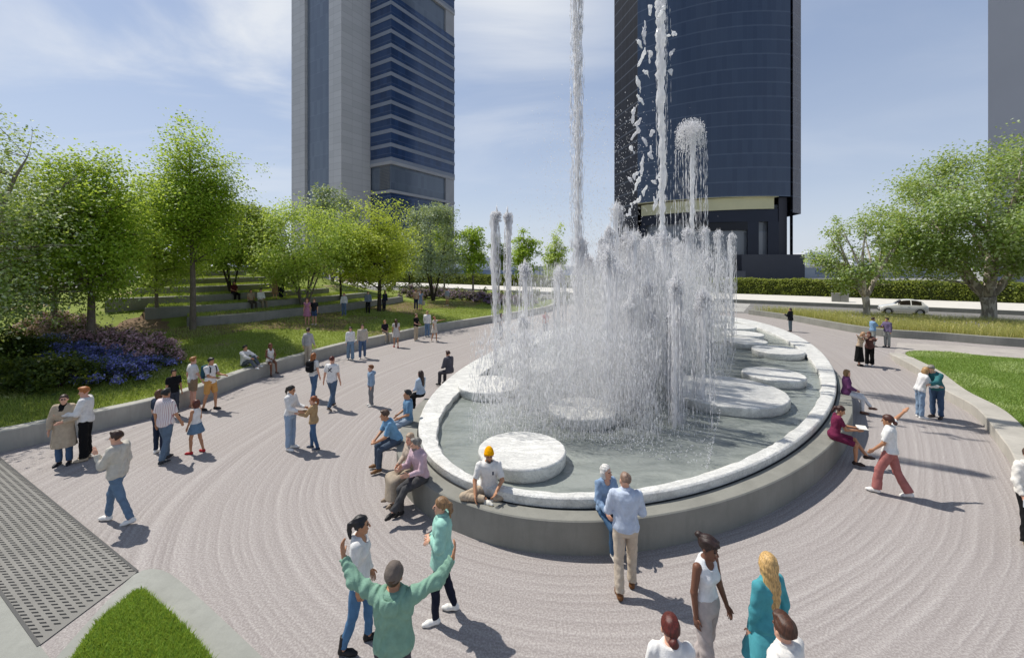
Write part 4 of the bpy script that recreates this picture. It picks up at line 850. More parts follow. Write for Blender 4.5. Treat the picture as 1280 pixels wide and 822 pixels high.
def cap(a, b, r1, r2, clip=None, clipa=None):   # tapered limb; clip: flat end at b, clipa: flat end at a
    a = v3(*a); b = v3(*b); ba = b - a; L2 = ba @ ba; L = math.sqrt(L2); u = ba / L
    def f(X, Y, Z):
        px, py, pz = X - a[0], Y - a[1], Z - a[2]; h = (px * ba[0] + py * ba[1] + pz * ba[2]) / L2; hc = np.clip(h, 0, 1)
        d = np.sqrt((px - ba[0] * hc) ** 2 + (py - ba[1] * hc) ** 2 + (pz - ba[2] * hc) ** 2) - (r1 + (r2 - r1) * hc)
        if clip is not None: d = np.maximum(d, (h - clip) * L)
        if clipa is not None: d = np.maximum(d, (clipa - h) * L)
        return d
    return f, [a, b], max(r1, r2)
def ell3(c, r, M=None):
    c = v3(*c); r = v3(*r); M = np.eye(3) if M is None else M
    def f(X, Y, Z):
        x, y, z = X - c[0], Y - c[1], Z - c[2]; q = [(M[i, 0] * x + M[i, 1] * y + M[i, 2] * z) for i in range(3)]
        k = np.sqrt(sum((q[i] / r[i]) ** 2 for i in range(3))); k2 = np.sqrt(sum((q[i] / r[i] ** 2) ** 2 for i in range(3))) + 1e-6; return k * (k - 1) / k2
    return f, [c], max(r)
def rbox(c, h, rad, M=None):
    c = v3(*c); h = v3(*h); M = np.eye(3) if M is None else M
    def f(X, Y, Z):
        x, y, z = X - c[0], Y - c[1], Z - c[2]; q = [np.abs(M[i, 0] * x + M[i, 1] * y + M[i, 2] * z) - h[i] + rad for i in range(3)]
        return np.sqrt(sum(np.maximum(t, 0) ** 2 for t in q)) + np.minimum(np.maximum(np.maximum(q[0], q[1]), q[2]), 0) - rad
    return f, [c], float(np.linalg.norm(h))
def loft(o, M, prof, extra=0., wob=0., ph=0.):  # M rows: left, back, up; prof rows: t, half width, half depth, back offset
    o = v3(*o); P = np.array([tuple(p) + (0.,) * (4 - len(p)) for p in prof], float)
    def f(X, Y, Z):
        x, y, z = X - o[0], Y - o[1], Z - o[2]; a = M[0, 0] * x + M[0, 1] * y + M[0, 2] * z; b = M[1, 0] * x + M[1, 1] * y + M[1, 2] * z; t = M[2, 0] * x + M[2, 1] * y + M[2, 2] * z
        wx = np.interp(t, P[:, 0], P[:, 1]) + extra; wy = np.interp(t, P[:, 0], P[:, 2]) + extra; b = b - np.interp(t, P[:, 0], P[:, 3])
        if wob:
            an = np.arctan2(b, a); w_ = wob * np.sin(an * 9 + ph + 3 * np.sin(t * 6)) * np.clip((P[-1, 0] - .1 - t) * 2.5, 0, 1); wx = wx + w_; wy = wy + w_
        k = np.sqrt((a / wx) ** 2 + (b / wy) ** 2); k2 = np.sqrt((a / wx ** 2) ** 2 + (b / wy ** 2) ** 2) + 1e-6; d = np.clip(k * (k - 1) / k2, -np.minimum(wx, wy), None)
        return np.maximum(d, np.maximum(P[0, 0] - t, t - P[-1, 0]))
    pts = []
    for r in P:
        for sx in (-1, 1):
            for sy in (-1, 1): pts.append(o + M.T @ v3(sx * (r[1] + extra + wob), sy * (r[2] + extra + wob) + r[3], r[0]))
    return f, pts, .01
def wr(g, amp, sc_=1., ph=0.):                 # cloth folds
    f, p, r = g
    return (lambda X, Y, Z: f(X, Y, Z) + amp * (1.3 * np.sin(17 * sc_ * Z + 6 * np.sin(7 * X + ph) + 6 * np.sin(6 * Y - ph) + 11 * X) + .8 * np.sin(38 * sc_ * Z + 9 * np.sin(13 * X + ph) + 7 * np.sin(11 * Y + ph)) + .25 * np.sin(61 * sc_ * X + 23 * Z + 6 * np.sin(17 * Y)))), p, r + 2 * amp
def clipz(g, fn):
    f, p, r = g; return (lambda X, Y, Z: np.maximum(f(X, Y, Z), fn(X, Y, Z))), p, r
def unit(a): a = np.asarray(a, float); return a / np.linalg.norm(a)
SKIN = {'fair': '#cf9f86', 'tan': '#b58464', 'brown': '#7a5039', 'dark': '#734e3d', 'pink': '#d0a08c'}
def skin_mat(k):
    if ('skin', k) in MC: return MC[('skin', k)]
    m = pm('skin_' + k, hx(SKIN[k]), .5, .08, 14., .15, 120., .35); MC[('skin', k)] = m; return m
def cloth(h, knit=False):
    c = hx(h); g = .3 * c[0] + .55 * c[1] + .15 * c[2]; c = tuple(x * .74 + g * .26 for x in c)
    return pm('cloth', c, .88, .13, 11., .55, 150. if not knit else 70., .15)
def hair_mat(h):
    k = ('hair', h)
    if k in MC: return MC[k]
    m, nt, b = new_mat('hair'); co = nd(nt, 'ShaderNodeTexCoord').outputs['Object']; mp = nd(nt, 'ShaderNodeMapping', Vector=co); mp.inputs['Scale'].default_value = (1, 1, .12)
    n = nd(nt, 'ShaderNodeTexNoise', Vector=mp.outputs[0], Scale=75., Detail=4., Roughness=.7); c = hx(h)
    nt.links.new(mixc(nt, ramp(nt, n.outputs[0], [(.35, 0.), (.65, 1.)]), [x * .45 for x in c], [min(1, x * 1.35) for x in c]), b.inputs['Base Color']); b.inputs['Roughness'].default_value = .5
    bp = nd(nt, 'ShaderNodeBump', Strength=.5, Distance=.006, Height=n.outputs[0]); nt.links.new(bp.outputs[0], b.inputs['Normal']); MC[k] = m; return m
def stripe_cloth(h, h2):
    k = ('stripe', h, h2)
    if k in MC: return MC[k]
    m, nt, b = new_mat('striped_cloth'); s = nd(nt, 'ShaderNodeSeparateXYZ', _0=nd(nt, 'ShaderNodeTexCoord').outputs['Object'])
    w_ = mth(nt, 'SINE', mth(nt, 'MULTIPLY', mth(nt, 'ADD', s.outputs[0], mth(nt, 'MULTIPLY', s.outputs[1], .35)), 150.))
    nt.links.new(mixc(nt, ramp(nt, w_, [(.45, 0.), (.75, 1.)]), hx(h), hx(h2)), b.inputs['Base Color']); b.inputs['Roughness'].default_value = .9; MC[k] = m; return m
MALE = [(-.12, .11, .10), (-.04, .158, .118), (.02, .168, .118, .005), (.12, .150, .105), (.22, .142, .100), (.34, .160, .112), (.43, .180, .112), (.48, .165, .098, .005), (.52, .115, .078, .01), (.555, .062, .060, .005)]
FEM = [(-.12, .11, .10), (-.04, .168, .122), (.02, .172, .120, .01), (.11, .142, .098), (.20, .118, .086), (.31, .136, .098), (.40, .152, .100), (.46, .140, .088), (.50, .105, .070, .005), (.55, .052, .052, .005)]
ARM0 = ((.16, .02, -1), (.06, .22, -1)); LEG0 = ((.03, .02, -1), (0, -.04, -1))
def person(label, at, yaw, H=1.72, sex='m', top=('tee', '#ffffff'), bottom=('trousers', '#445566'), shoes='#dddddd', hair=('short', '#332211'), skin='fair',
           arms=None, legs=None, lean=0., side=0., twist=0., head=(0., 0.), seat=None, build=1.0, feet=None, group=None, mark=None, beard=False, mats=None, zfix=None):
    x, y, z = at; s = H / 1.75; child = H < 1.5; near = math.hypot(x, y); vox = max(.0088, .00125 * near); vox = min(vox, .036); fine = vox < .013
    root = empty('person', (x, y, z), R(yaw), label, 'person', group); arms = dict(arms or {}); legs = dict(legs or {}); feet = feet or {}
    prof = [tuple([p[0] * s] + [q * s * build for q in p[1:]]) for p in (MALE if sex == 'm' else FEM)]
    tz = unit(v3(math.sin(R(side)), -math.sin(R(lean)), math.cos(R(lean)))); tx = v3(math.cos(R(twist)), math.sin(R(twist)), 0); tx = unit(tx - tz * (tx @ tz)); ty = np.cross(tz, tx); M = np.array([tx, ty, tz])
    hip = {}; knee = {}; ank = {}; sh = {}; elb = {}; wri = {}; hd = {}; fd = {}
    L1, L2, A1, A2 = .44 * s, .42 * s, .285 * s, .25 * s
    for k, sg in (('L', 1), ('R', -1)):
        D = lambda q: unit(v3(sg * q[0], -q[1], q[2]))
        hip[k] = v3(sg * .085 * s, 0, -.02 * s); lg = legs.get(k, LEG0); knee[k] = hip[k] + D(lg[0]) * L1; ank[k] = knee[k] + D(lg[1]) * L2
        fd[k] = D(feet.get(k, (.18, 1, 0)))
        sh[k] = tz * .465 * s + tx * sg * (.172 if sex == 'm' else .150) * s * (.6 + .4 * build); ar = arms.get(k, ARM0); elb[k] = sh[k] + D(ar[0]) * A1; wri[k] = elb[k] + D(ar[1]) * A2; hd[k] = D(ar[2]) if len(ar) > 2 else D(ar[1])
    if seat is not None: zp = seat + .105 * s
    else: zp = -min(ank[k][2] + min(0, fd[k][2]) * .12 * s for k in 'LR') + .078 * s
    P0 = v3(0, 0, zp)
    if zfix: P0 = P0 + v3(*zfix)
    for d in (hip, knee, ank, sh, elb, wri):
        for k in d: d[k] = d[k] + P0
    hy, hp = head; N = P0 + tz * .535 * s
    fh = v3(math.sin(R(hy)), -math.cos(R(hy)), 0); HZ = unit(tz * .35 + v3(0, 0, 1)); HZ = unit(HZ * math.cos(R(hp)) + fh * math.sin(R(hp))); HY_ = unit(-(fh - HZ * (fh @ HZ))); HX = np.cross(HY_, HZ); MH = np.array([HX, HY_, HZ])
    hs = s * (1.0 if not child else 1.14); Hc = N + tz * .045 * s + HZ * .075 * hs - HY_ * .02 * s
    hq = lambda a, b, c: Hc + MH.T @ v3(a, b, c) * hs
    def he(c, r): return ell3(hq(*c), np.array(r) * hs, MH)
    # --- body: torso, limbs, neck, head and hands as one skin
    B = Sdf(vox); ins = -.008
    B.add(*loft(P0, M, prof, ins), k=.03)
    for k, sg in (('L', 1), ('R', -1)):
        B.add(*cap(sh[k], elb[k], .048 * s, .039 * s), k=.03); B.add(*cap(elb[k], wri[k], .040 * s, .026 * s), k=.015)
        B.add(*cap(hip[k], knee[k], .080 * s * build, .052 * s), k=.03); B.add(*cap(knee[k], ank[k], .050 * s, .034 * s), k=.02)
        cb = knee[k] + (ank[k] - knee[k]) * .3 + v3(0, .015, 0) * s; B.add(*cap(cb, knee[k] + (ank[k] - knee[k]) * .55, .046 * s, .036 * s), k=.02)
        B.add(*cap(ank[k] + v3(0, 0, -.03 * s), ank[k] + fd[k] * .13 * s + v3(0, 0, -.052 * s), .033 * s, .02 * s), k=.02)
    B.add(*cap(N - tz * .03 * s, Hc - HZ * .03 * hs, (.053 if sex == 'm' else .045) * s, (.050 if sex == 'm' else .043) * s), k=.03)
    B.add(*he((0, .015, .032), (.074, .093, .088)), k=.01); B.add(*he((0, -.022, -.035), (.058, .064, .082)), k=.03); B.add(*he((0, -.068, -.098), (.026, .022, .020)), k=.03)
    if vox < .02:
        B.add(*cap(hq(0, -.090, .014), hq(0, -.112, -.024), .009 * hs, .0135 * hs), k=.012)
        for sg in (1, -1):
            B.add(*he((sg * .077, .014, -.004), (.013, .022, .032)), k=.008); B.add(*he((sg * .030, -.104, .016), (.020, .018, .013)), k=.012, op='s'); B.add(*he((sg * .030, -.084, .012), (.013, .012, .011)), k=.004)
        B.add(*he((0, -.089, -.058), (.022, .012, .010)), k=.01)
    FV_, FF_ = [], []; nfv = 0
    for k, sg in (('L', 1), ('R', -1)):
        d = hd[k]; th_ = v3(0, -1, 0) if abs(d[1]) < .8 else v3(-sg * .3, 0, 1); th_ = unit(th_ - d * (th_ @ d)); nrm = np.cross(d, th_); pm_ = nrm * (1 if nrm[0] * sg < 0 else -1)
        Mh = np.array([th_, nrm, d]); pc = wri[k] + d * .05 * s; B.add(*ell3(pc, v3(.041, .017, .056) * s, Mh), k=.012)
        if fine:
            mb = MB()
            for fi, (o, ln, rr) in enumerate(((.030, .072, .0088), (.011, .082, .0092), (-.009, .076, .0088), (-.028, .060, .0078))):
                b0 = wri[k] + d * .070 * s + th_ * o * s; sp = th_ * o * .25; p1 = b0 + d * .03 * s; p2 = p1 + unit(d + pm_ * .35 + sp) * ln * .5 * s; p3 = p2 + unit(d + pm_ * .9) * ln * .42 * s; mb.tube([b0, p1, p2, p3], [rr * s, rr * s, rr * .92 * s, rr * .7 * s], 7)
            b0 = wri[k] + d * .028 * s + th_ * .026 * s; p1 = b0 + unit(d * .8 + th_) * .036 * s; p2 = p1 + unit(d + th_ * .35 + pm_ * .2) * .036 * s; mb.tube([b0, (b0 + p1) / 2, p1, p2], np.array([.0125, .0115, .0100, .0075]) * s, 7)
            FV_.append(mb)
        else:
            B.add(*ell3(wri[k] + d * .115 * s + pm_ * .012 * s, v3(.034, .014, .052) * s, Mh), k=.02); B.add(*cap(wri[k] + d * .03 * s + th_ * .03 * s, wri[k] + d * .085 * s + th_ * .048 * s, .012 * s, .009 * s), k=.01)
    V, Q = B.mesh(); Fs = [Q]; T = []
    for mb in FV_:
        o = len(V); V = np.r_[V, np.concatenate(mb.v)]; Fs.append(np.concatenate(mb.q) + o); T.append(np.concatenate(mb.t) + o)
    cen = V[Fs[0]].mean(1); hl = (cen - Hc) @ MH.T / hs; mi = np.zeros(len(cen), int)
    if vox < .02:
        for sg in (1, -1):
            mi[(np.abs(hl[:, 0] - sg * .030) < .0135) & (np.abs(hl[:, 2] - .012) < .008) & (hl[:, 1] < -.07)] = 1
            mi[(np.abs(hl[:, 0] - sg * .031) < .019) & (np.abs(hl[:, 2] - .034) < .006) & (hl[:, 1] < -.07)] = 2
        mi[(np.abs(hl[:, 0]) < .023) & (np.abs(hl[:, 2] + .058) < .0075) & (hl[:, 1] < -.075)] = 3
    hcol = hair[1] if hair[0] not in ('beanie',) else '#4a3626'
    if beard: mi[(hl[:, 2] < -.048) & (hl[:, 2] > -.14) & (hl[:, 1] < .0) & ~((np.abs(hl[:, 2] + .058) < .008) & (np.abs(hl[:, 0]) < .02)) & (np.abs(hl[:, 0]) < .09)] = 2
    nT = sum(len(f) for f in Fs[1:]) + sum(len(t) for t in T); mi = np.r_[mi, np.zeros(nT, int)]
    sk = skin_mat(skin); lip = pm('lips', tuple(a * b for a, b in zip(hx(SKIN[skin]), (.85, .55, .55))), .45, .05); eye = pm('eye', hx('#2c211b'), .3, .3, 90.)
    bd = mesh_obj('body', V, Fs + T, [sk, eye, hair_mat(hcol if hair[0] != 'bald' else '#6b5646'), lip], root, True, mi)
    def mk(name, S, mat_, mark_=None):
        V, Q = S.mesh()
        if not len(Q): return None
        m = None
        ms = [mat_]
        if mark_: fn, mm = mark_; ms.append(mm); m = fn(V[Q].mean(1)).astype(int)
        return mesh_obj(name, V, Q, ms, root, True, m)
    fold = .0034 if fine else .0026
    # --- hair or hat
    st, hc = hair[0], hair[1]; Hs = Sdf(max(.0088, vox * .85)); PL = lambda n_, p_: (lambda X, Y, Z: sum(unit(n_) @ MH[:, i] * (Q_ - (MH.T @ (v3(*p_) * hs))[i] - Hc[i]) for i, Q_ in enumerate((X, Y, Z))))
    strand = lambda g: wr(g, .0034 if fine else .002, 2.2, 1.)
    nm = 'hair'
    if st in ('beanie', 'cap'):
        nm = 'hat'; g = he((0, .016, .052), (.090, .108, .098)); Hs.add(*wr(clipz(g, PL((0, -.35, -1), (0, 0, .016))), .002, 2.2), k=.01)
        if st == 'beanie': Hs.add(*clipz(clipz(he((0, .014, .045), (.098, .115, .10)), PL((0, -.35, -1), (0, 0, .010))), PL((0, .35, 1), (0, 0, .050))), k=.01); Hs.add(*he((0, .03, .125), (.05, .055, .035)), k=.03)
        else: Hs.add(*rbox(hq(0, -.135, .048), v3(.062, .06, .008) * hs, .006, MH), k=.02)
        h2 = Sdf(max(.0088, vox * .85)); h2.add(*clipz(he((0, .022, .02), (.080, .098, .10)), PL((0, -1, -.1), (0, .015, 0)) ), k=.01); mk('hair', h2, hair_mat('#4a3626'))
        mk('hat', Hs, pm('knit', hx(hc), .9, .1, 20., .6, 60., .1))
    elif st != 'none':
        fr = ((0, -.8, -.6), (0, -.066, .074)); e = {'bald': (.0765, .096, .091), 'crop': (.080, .100, .096)}.get(st, (.085, .105, .101)); cc_ = (0, .019, .036)
        base = clipz(clipz(he(cc_, e), PL(*fr)), PL((0, .55, -1), (0, 0, -.055)))
        Hs.add(*strand(base), k=.01)
        if st == 'short': Hs.add(*strand(he((0, -.045, .108), (.062, .048, .030))), k=.03)
        if st in ('bob', 'long', 'wavy'):
            bz = {'bob': .135, 'long': .14, 'wavy': .16}[st]; Hs.add(*strand(clipz(he((0, .030, -.012), (.098, .092, bz)), PL((0, -1, -.05), (0, -.022, 0)))), k=.02)
        if st in ('long', 'wavy'):
            b0 = hq(0, .075, -.02); ln = .26 if st == 'long' else .20; b1 = Hc + MH.T @ v3(0, .088, -.08) * hs - tz * ln * s + ty * .035
            cm_ = (b0 + b1) / 2; zz2 = unit(b0 - b1); yy2 = unit(HY_ - zz2 * (HY_ @ zz2)); M2_ = np.array([np.cross(yy2, zz2), yy2, zz2]); Hs.add(*strand(ell3(cm_, v3(.088 * hs, .042 * hs, np.linalg.norm(b0 - b1) * .5 + .075 * hs), M2_)), k=.03)
        if st == 'pony':
            for a, b_, r1, r2 in (((0, .095, .045), (0, .135, .020), .028, .036), ((0, .135, .020), (0, .142, -.07), .036, .030), ((0, .142, -.07), (0, .125, -.16), .030, .012)): Hs.add(*strand(cap(hq(*a), hq(*b_), r1 * hs, r2 * hs)), k=.02)
        if st == 'lowbun': Hs.add(*strand(he((0, .118, -.045), (.045, .040, .045))), k=.02)
        if st == 'bun': Hs.add(*strand(he((0, .112, .075), (.044, .042, .042))), k=.02)
        if st == 'topknot': Hs.add(*wr(he((0, .012, .075), (.094, .105, .075)), .004, 2.5), k=.02); Hs.add(*wr(he((0, .128, .088), (.046, .044, .044)), .003, 2.5), k=.012); Hs.add(*wr(he((0, -.075, .088), (.072, .036, .034)), .004, 2.5), k=.015)
        mk('hair', Hs, hair_mat(hc))
    # --- clothes
    fold = fold * (1.9 if top[0] in ('hoodie', 'sweater') else 1.)
    tt, tcol = top[0], top[1]; opt = top[2] if len(top) > 2 else {}
    ex = {'tank': .007, 'tee': .013, 'shirt': .015, 'long': .014, 'sweater': .022, 'hoodie': .028, 'coat': .034, 'blazer': .022, 'dress': .012, 'cardigan': .018}[tt] * s + (vox * .25)
    hem = opt.get('hem', {'tank': .03, 'tee': -.06, 'shirt': -.05, 'long': .02, 'sweater': -.05, 'hoodie': -.06, 'blazer': -.10, 'cardigan': -.02}.get(tt, .02)) * s
    S = Sdf(vox); slv = opt.get('sleeve', {'tank': 0, 'tee': .75, 'dress': .5, 'shirt': .8}.get(tt, 2.))
    pr = [p for p in prof if p[0] > hem + .01]; h0 = [np.interp(hem, [p[0] for p in prof], [p[i] if len(p) > i else 0 for p in prof]) for i in (1, 2, 3)]
    pr = [(hem, h0[0] + .006, h0[1] + .006, h0[2])] + pr
    ntop = .54 * s; pr = [p for p in pr if p[0] < ntop] + [(ntop, .072 * s, .066 * s, .004)]
    if tt in ('sweater', 'hoodie', 'shirt', 'tee') and not opt.get('fit'): pr = [(p[0], max(p[1], .142 * s * build), max(p[2], .102 * s * build), p[3] if len(p) > 3 else 0) if p[0] < .36 * s else p for p in pr]
    S.add(*wr(loft(P0, M, pr, ex), fold if tt != 'tank' else fold * .4, 1., x), k=.02)
    if sex == 'f':
        for sg in (1, -1): S.add(*ell3(P0 + M.T @ v3(sg * .062, -.085, .335) * s, v3(.058, .050, .056) * s, M), k=.05)
    for k, sg in (('L', 1), ('R', -1)):
        f1 = min(1., slv)
        if slv > 0:
            S.add(*wr(cap(sh[k], elb[k], .052 * s + ex, .044 * s + ex * .9, f1 if slv <= 1 else None), fold, 1., y), k=.035)
            if slv > 1: S.add(*wr(cap(elb[k], wri[k], .044 * s + ex * .9, .030 * s + ex * .6, min(1., slv - 1) * .97), fold, 1.2, y), k=.02)
        elif tt == 'tank': S.add(*cap(sh[k] + v3(0, 0, -.02), sh[k] - tx * sg * .07 * s + tz * .03 * s, .03 * s, .03 * s), k=.02, op='u') if False else None
    if tt == 'tank':
        for k in 'LR': S.add(*ell3(sh[k] + tx * (.035 if k == 'L' else -.035) * s, v3(.068, .10, .085) * s, M), k=.01, op='s')
    if tt in ('tank', 'dress') or opt.get('neck'): S.add(*ell3(P0 + M.T @ v3(0, -.085, .515) * s, v3(.070, .085, .085) * s, M), k=.01, op='s')
    if tt == 'hoodie':
        S.add(*ell3(P0 + M.T @ v3(0, .055, .49) * s, v3(.165, .07, .055) * s, M), k=.04)
    if tt in ('shirt', 'coat', 'blazer', 'long') and not opt.get('neck'): S.add(*clipz(loft(P0, M, [(.52 * s, .080 * s, .074 * s), (.575 * s, .062 * s, .064 * s, -.004)], .004), lambda X, Y, Z: 0 * X - 1), k=.012)
    if tt == 'hoodie':
        Sh = Sdf(max(vox, .009)); n_ = 10
        for q in range(n_):
            a0, a1 = (-.62 + 1.24 * q / n_) * math.pi, (-.62 + 1.24 * (q + 1) / n_) * math.pi; pt = lambda a: P0 + M.T @ v3(.100 * math.sin(a), .030 + .095 * math.cos(a), .525 - .035 * math.cos(a)) * s
            Sh.add(*cap(pt(a0), pt(a1), .036 * s, .036 * s), k=.02)
        Sh.add(*wr(ell3(P0 + M.T @ v3(0, .142, .455) * s, v3(.100, .048, .095) * s, M), .004, 1.2), k=.04); Sh.add(*ell3(P0 + M.T @ v3(0, .105, .565) * s, v3(.068, .060, .085) * s, M), k=.02, op='s'); mk('hood', Sh, cloth(tcol, True))
    # skirts of coats and dresses
    skl = opt.get('skirt', {'coat': .50, 'dress': .42}.get(tt, 0))
    def skirt(S, t1, ln, flare, o=P0, exx=ex, wob=.010):
        Mv = np.array([tx, unit(np.cross(v3(0, 0, 1), tx)), [0, 0, 1.]]); hp_ = max(p[1] for p in prof[:4]); hd_ = max(p[2] for p in prof[:4])
        pf = [(-ln * s, hp_ + flare, hd_ + flare + .02), (-.30 * ln * s, hp_ + flare * .4, hd_ + flare * .35), (-.02, hp_, hd_)] + [p for p in prof if 0.01 < p[0] < t1 * s]
        S.add(*loft(o, Mv, pf, exx, wob, x * 3), k=.02)
    if skl:
        if seat is None: skirt(S, .14, skl, opt.get('flare', .05))
        else:
            for k in 'LR': S.add(*cap(hip[k], knee[k], .095 * s, .068 * s, .92), k=.06)
            S.add(*ell3(P0 + v3(0, 0, -.01), v3(.19, .15, .11) * s), k=.04)
    if opt.get('belt') and tt == 'coat':
        Sb = Sdf(vox); Sb.add(*loft(P0, M, [(.115 * s, .150 * s, .106 * s), (.165 * s, .146 * s, .104 * s)], ex + .014), k=.0); mk('belt', Sb, cloth('#8a7458'))
    mfun = None
    if mark == 'X':
        def fx(c): q = (c - P0) @ M.T / s; return (q[:, 1] > .02) & (np.abs(q[:, 2] - .36) < .072) & ((np.abs(q[:, 0] - (q[:, 2] - .36)) < .020) | (np.abs(q[:, 0] + (q[:, 2] - .36)) < .020))
        mfun = (fx, cloth('#3a3d4a'))
    elif mark == 'back':
        def fx(c): q = (c - P0) @ M.T / s; return (q[:, 0] > .03) & (np.abs(q[:, 2] - .28) < .07) & (np.abs(q[:, 1]) < .06) & (np.sin(q[:, 2] * 120) > .1)
        mfun = (fx, cloth('#c9c9cc'))
    elif mark == 'logo':
        def fx(c): q = (c - P0) @ M.T / s; return (q[:, 1] < -.02) & (np.abs(q[:, 2] - .36) < .035) & (np.abs(q[:, 0] - .075) < .016)
        mfun = (fx, cloth('#2a3350'))
    elif mark == 'buttons':
        def fx(c): q = (c - P0) @ M.T / s; return (q[:, 1] > .0) & (np.abs(q[:, 0] - opt.get('bx', 0)) < .013) & (np.abs(((q[:, 2] + .6) % .105) - .05) < .013)
        mfun = (fx, cloth('#232a33'))
    elif mark == 'scarf':
        def fx(c): q = (c - P0) @ M.T / s; return (q[:, 1] < -.02) & (np.abs(q[:, 0]) < .035 + (q[:, 2] - .40) * .25) & (q[:, 2] > .40)
        mfun = (fx, cloth('#17171a'))
    elif mark == 'inner':
        def fx(c): q = (c - P0) @ M.T / s; return (q[:, 1] < -.02) & (np.abs(q[:, 0]) < .03 + (q[:, 2] - .2) * .1) & (q[:, 2] > .12)
        mfun = (fx, cloth('#d8d4cc'))
    tmat = stripe_cloth(*opt['stripe']) if 'stripe' in opt else cloth(tcol, tt in ('sweater', 'hoodie'))
    mk({'coat': 'coat', 'dress': 'dress', 'hoodie': 'hoodie', 'sweater': 'sweater', 'blazer': 'blazer', 'tank': 'vest_top'}.get(tt, 'shirt'), S, tmat, mfun)
    bt, bcol = bottom[0], bottom[1]
    if bt != 'none':
        S = Sdf(vox); eb = {'slim': .006, 'trousers': .013, 'wide': .018, 'shorts': .020, 'skirt': .010, 'longskirt': .012}[bt] * s + vox * .2
        pr = [p for p in prof if -.2 < p[0] < .10 * s]; wz = .10 * s; w0 = [np.interp(wz, [p[0] for p in prof], [p[i] if len(p) > i else 0 for p in prof]) for i in (1, 2, 3)]
        S.add(*loft(P0, M if abs(lean) < 25 else M, [(-.11 * s,) + tuple(pr[0][1:])] + pr[1:] + [(wz, *w0)], eb * .6), k=.02)
        if bt in ('skirt', 'longskirt') and seat is None: skirt(S, .1, bottom[2] if len(bottom) > 2 else .4, .06 if bt == 'skirt' else .04, exx=eb)
        for k in 'LR':
            cl = bottom[2] if bt == 'shorts' and len(bottom) > 2 else .85
            fl = {'wide': .030, 'trousers': .008}.get(bt, 0.) * s
            if bt in ('skirt', 'longskirt'):
                if seat is not None:
                    S.add(*cap(hip[k], knee[k], .09 * s + eb, .062 * s + eb, None if bt == 'longskirt' else .95), k=.06)
                    if bt == 'longskirt': S.add(*cap(knee[k], ank[k], .070 * s + eb, .095 * s + eb, .88), k=.12); S.add(*cap((knee['L'] + knee['R']) / 2, (ank['L'] + ank['R']) / 2, .080 * s, .10 * s, .88), k=.10)
                continue
            S.add(*wr(cap(hip[k], knee[k], .083 * s * build + eb, .056 * s + eb, cl if bt == 'shorts' else None), fold, 1., x), k=.025)
            if bt != 'shorts':
                a2 = knee[k] + (ank[k] - knee[k]) * 1.0; S.add(*wr(cap(knee[k], a2, .056 * s + eb, .040 * s + eb + fl, .98), fold, 1.3, y), k=.02)
                if bt == 'slim': S.add(*cap(knee[k] + (ank[k] - knee[k]) * .25 + v3(0, .012, 0), knee[k] + (ank[k] - knee[k]) * .5, .050 * s, .045 * s), k=.02)
        mk({'shorts': 'shorts', 'skirt': 'skirt', 'longskirt': 'skirt'}.get(bt, 'trousers'), S, cloth(bcol))
    sole = shoes[1] if isinstance(shoes, tuple) else None; sc0 = shoes[0] if isinstance(shoes, tuple) else shoes
    for k, sg in (('L', 1), ('R', -1)):
        f_ = fd[k]; up = unit(v3(0, 0, 1) - f_ * f_[2]) if abs(f_[2]) < .95 else v3(0, -1, 0) * np.sign(-f_[2] or 1); 
        S = Sdf(max(.0088, vox * .8)); sp = PLw = (lambda u_, p_: (lambda X, Y, Z: -(u_[0] * (X - p_[0]) + u_[1] * (Y - p_[1]) + u_[2] * (Z - p_[2]))))(up, ank[k] - up * .078 * s)
        a = ank[k] - up * .042 * s - f_ * .028 * s; b_ = ank[k] - up * .046 * s + f_ * .10 * s; c_ = ank[k] - up * .054 * s + f_ * .165 * s
        S.add(*clipz(cap(a, b_, .040 * s, .044 * s), sp), k=.02); S.add(*clipz(cap(b_, c_, .044 * s, .030 * s), sp), k=.02); S.add(*clipz(cap(a, ank[k] + up * (.01 if not opt.get('boots') else .16) * s, .040 * s, .040 * s, 1.), sp), k=.02)
        so = (lambda c, u_=up, p_=ank[k]: ((c - p_) @ u_ < -.060 * s)) if sole else None
        mk('shoe', S, pm('shoe', hx(sc0), .5, .06, 8.), (so, pm('sole', hx(sole or '#222222'), .7, .05)) if sole else None)
    root['h'] = H; del root['h']
    J = dict(P0=P0, M=M, N=N, Hc=Hc, MH=MH, sh=sh, elb=elb, wri=wri, hd=hd, knee=knee, ank=ank, s=s, yaw=R(yaw), at=v3(*at)); return J
def to_world(J, p): c, s_ = math.cos(J['yaw']), math.sin(J['yaw']); return J['at'] + v3(c * p[0] - s_ * p[1], s_ * p[0] + c * p[1], p[2])
def item(name, label, cat, J, S, mat_, parts=(), org=None):
    o = empty(name, tuple(J['at']), J['yaw'], label, cat)
    V, Q = S.mesh(); mesh_obj(parts[0] if parts else 'body', V, Q, mat_, o, True); return o
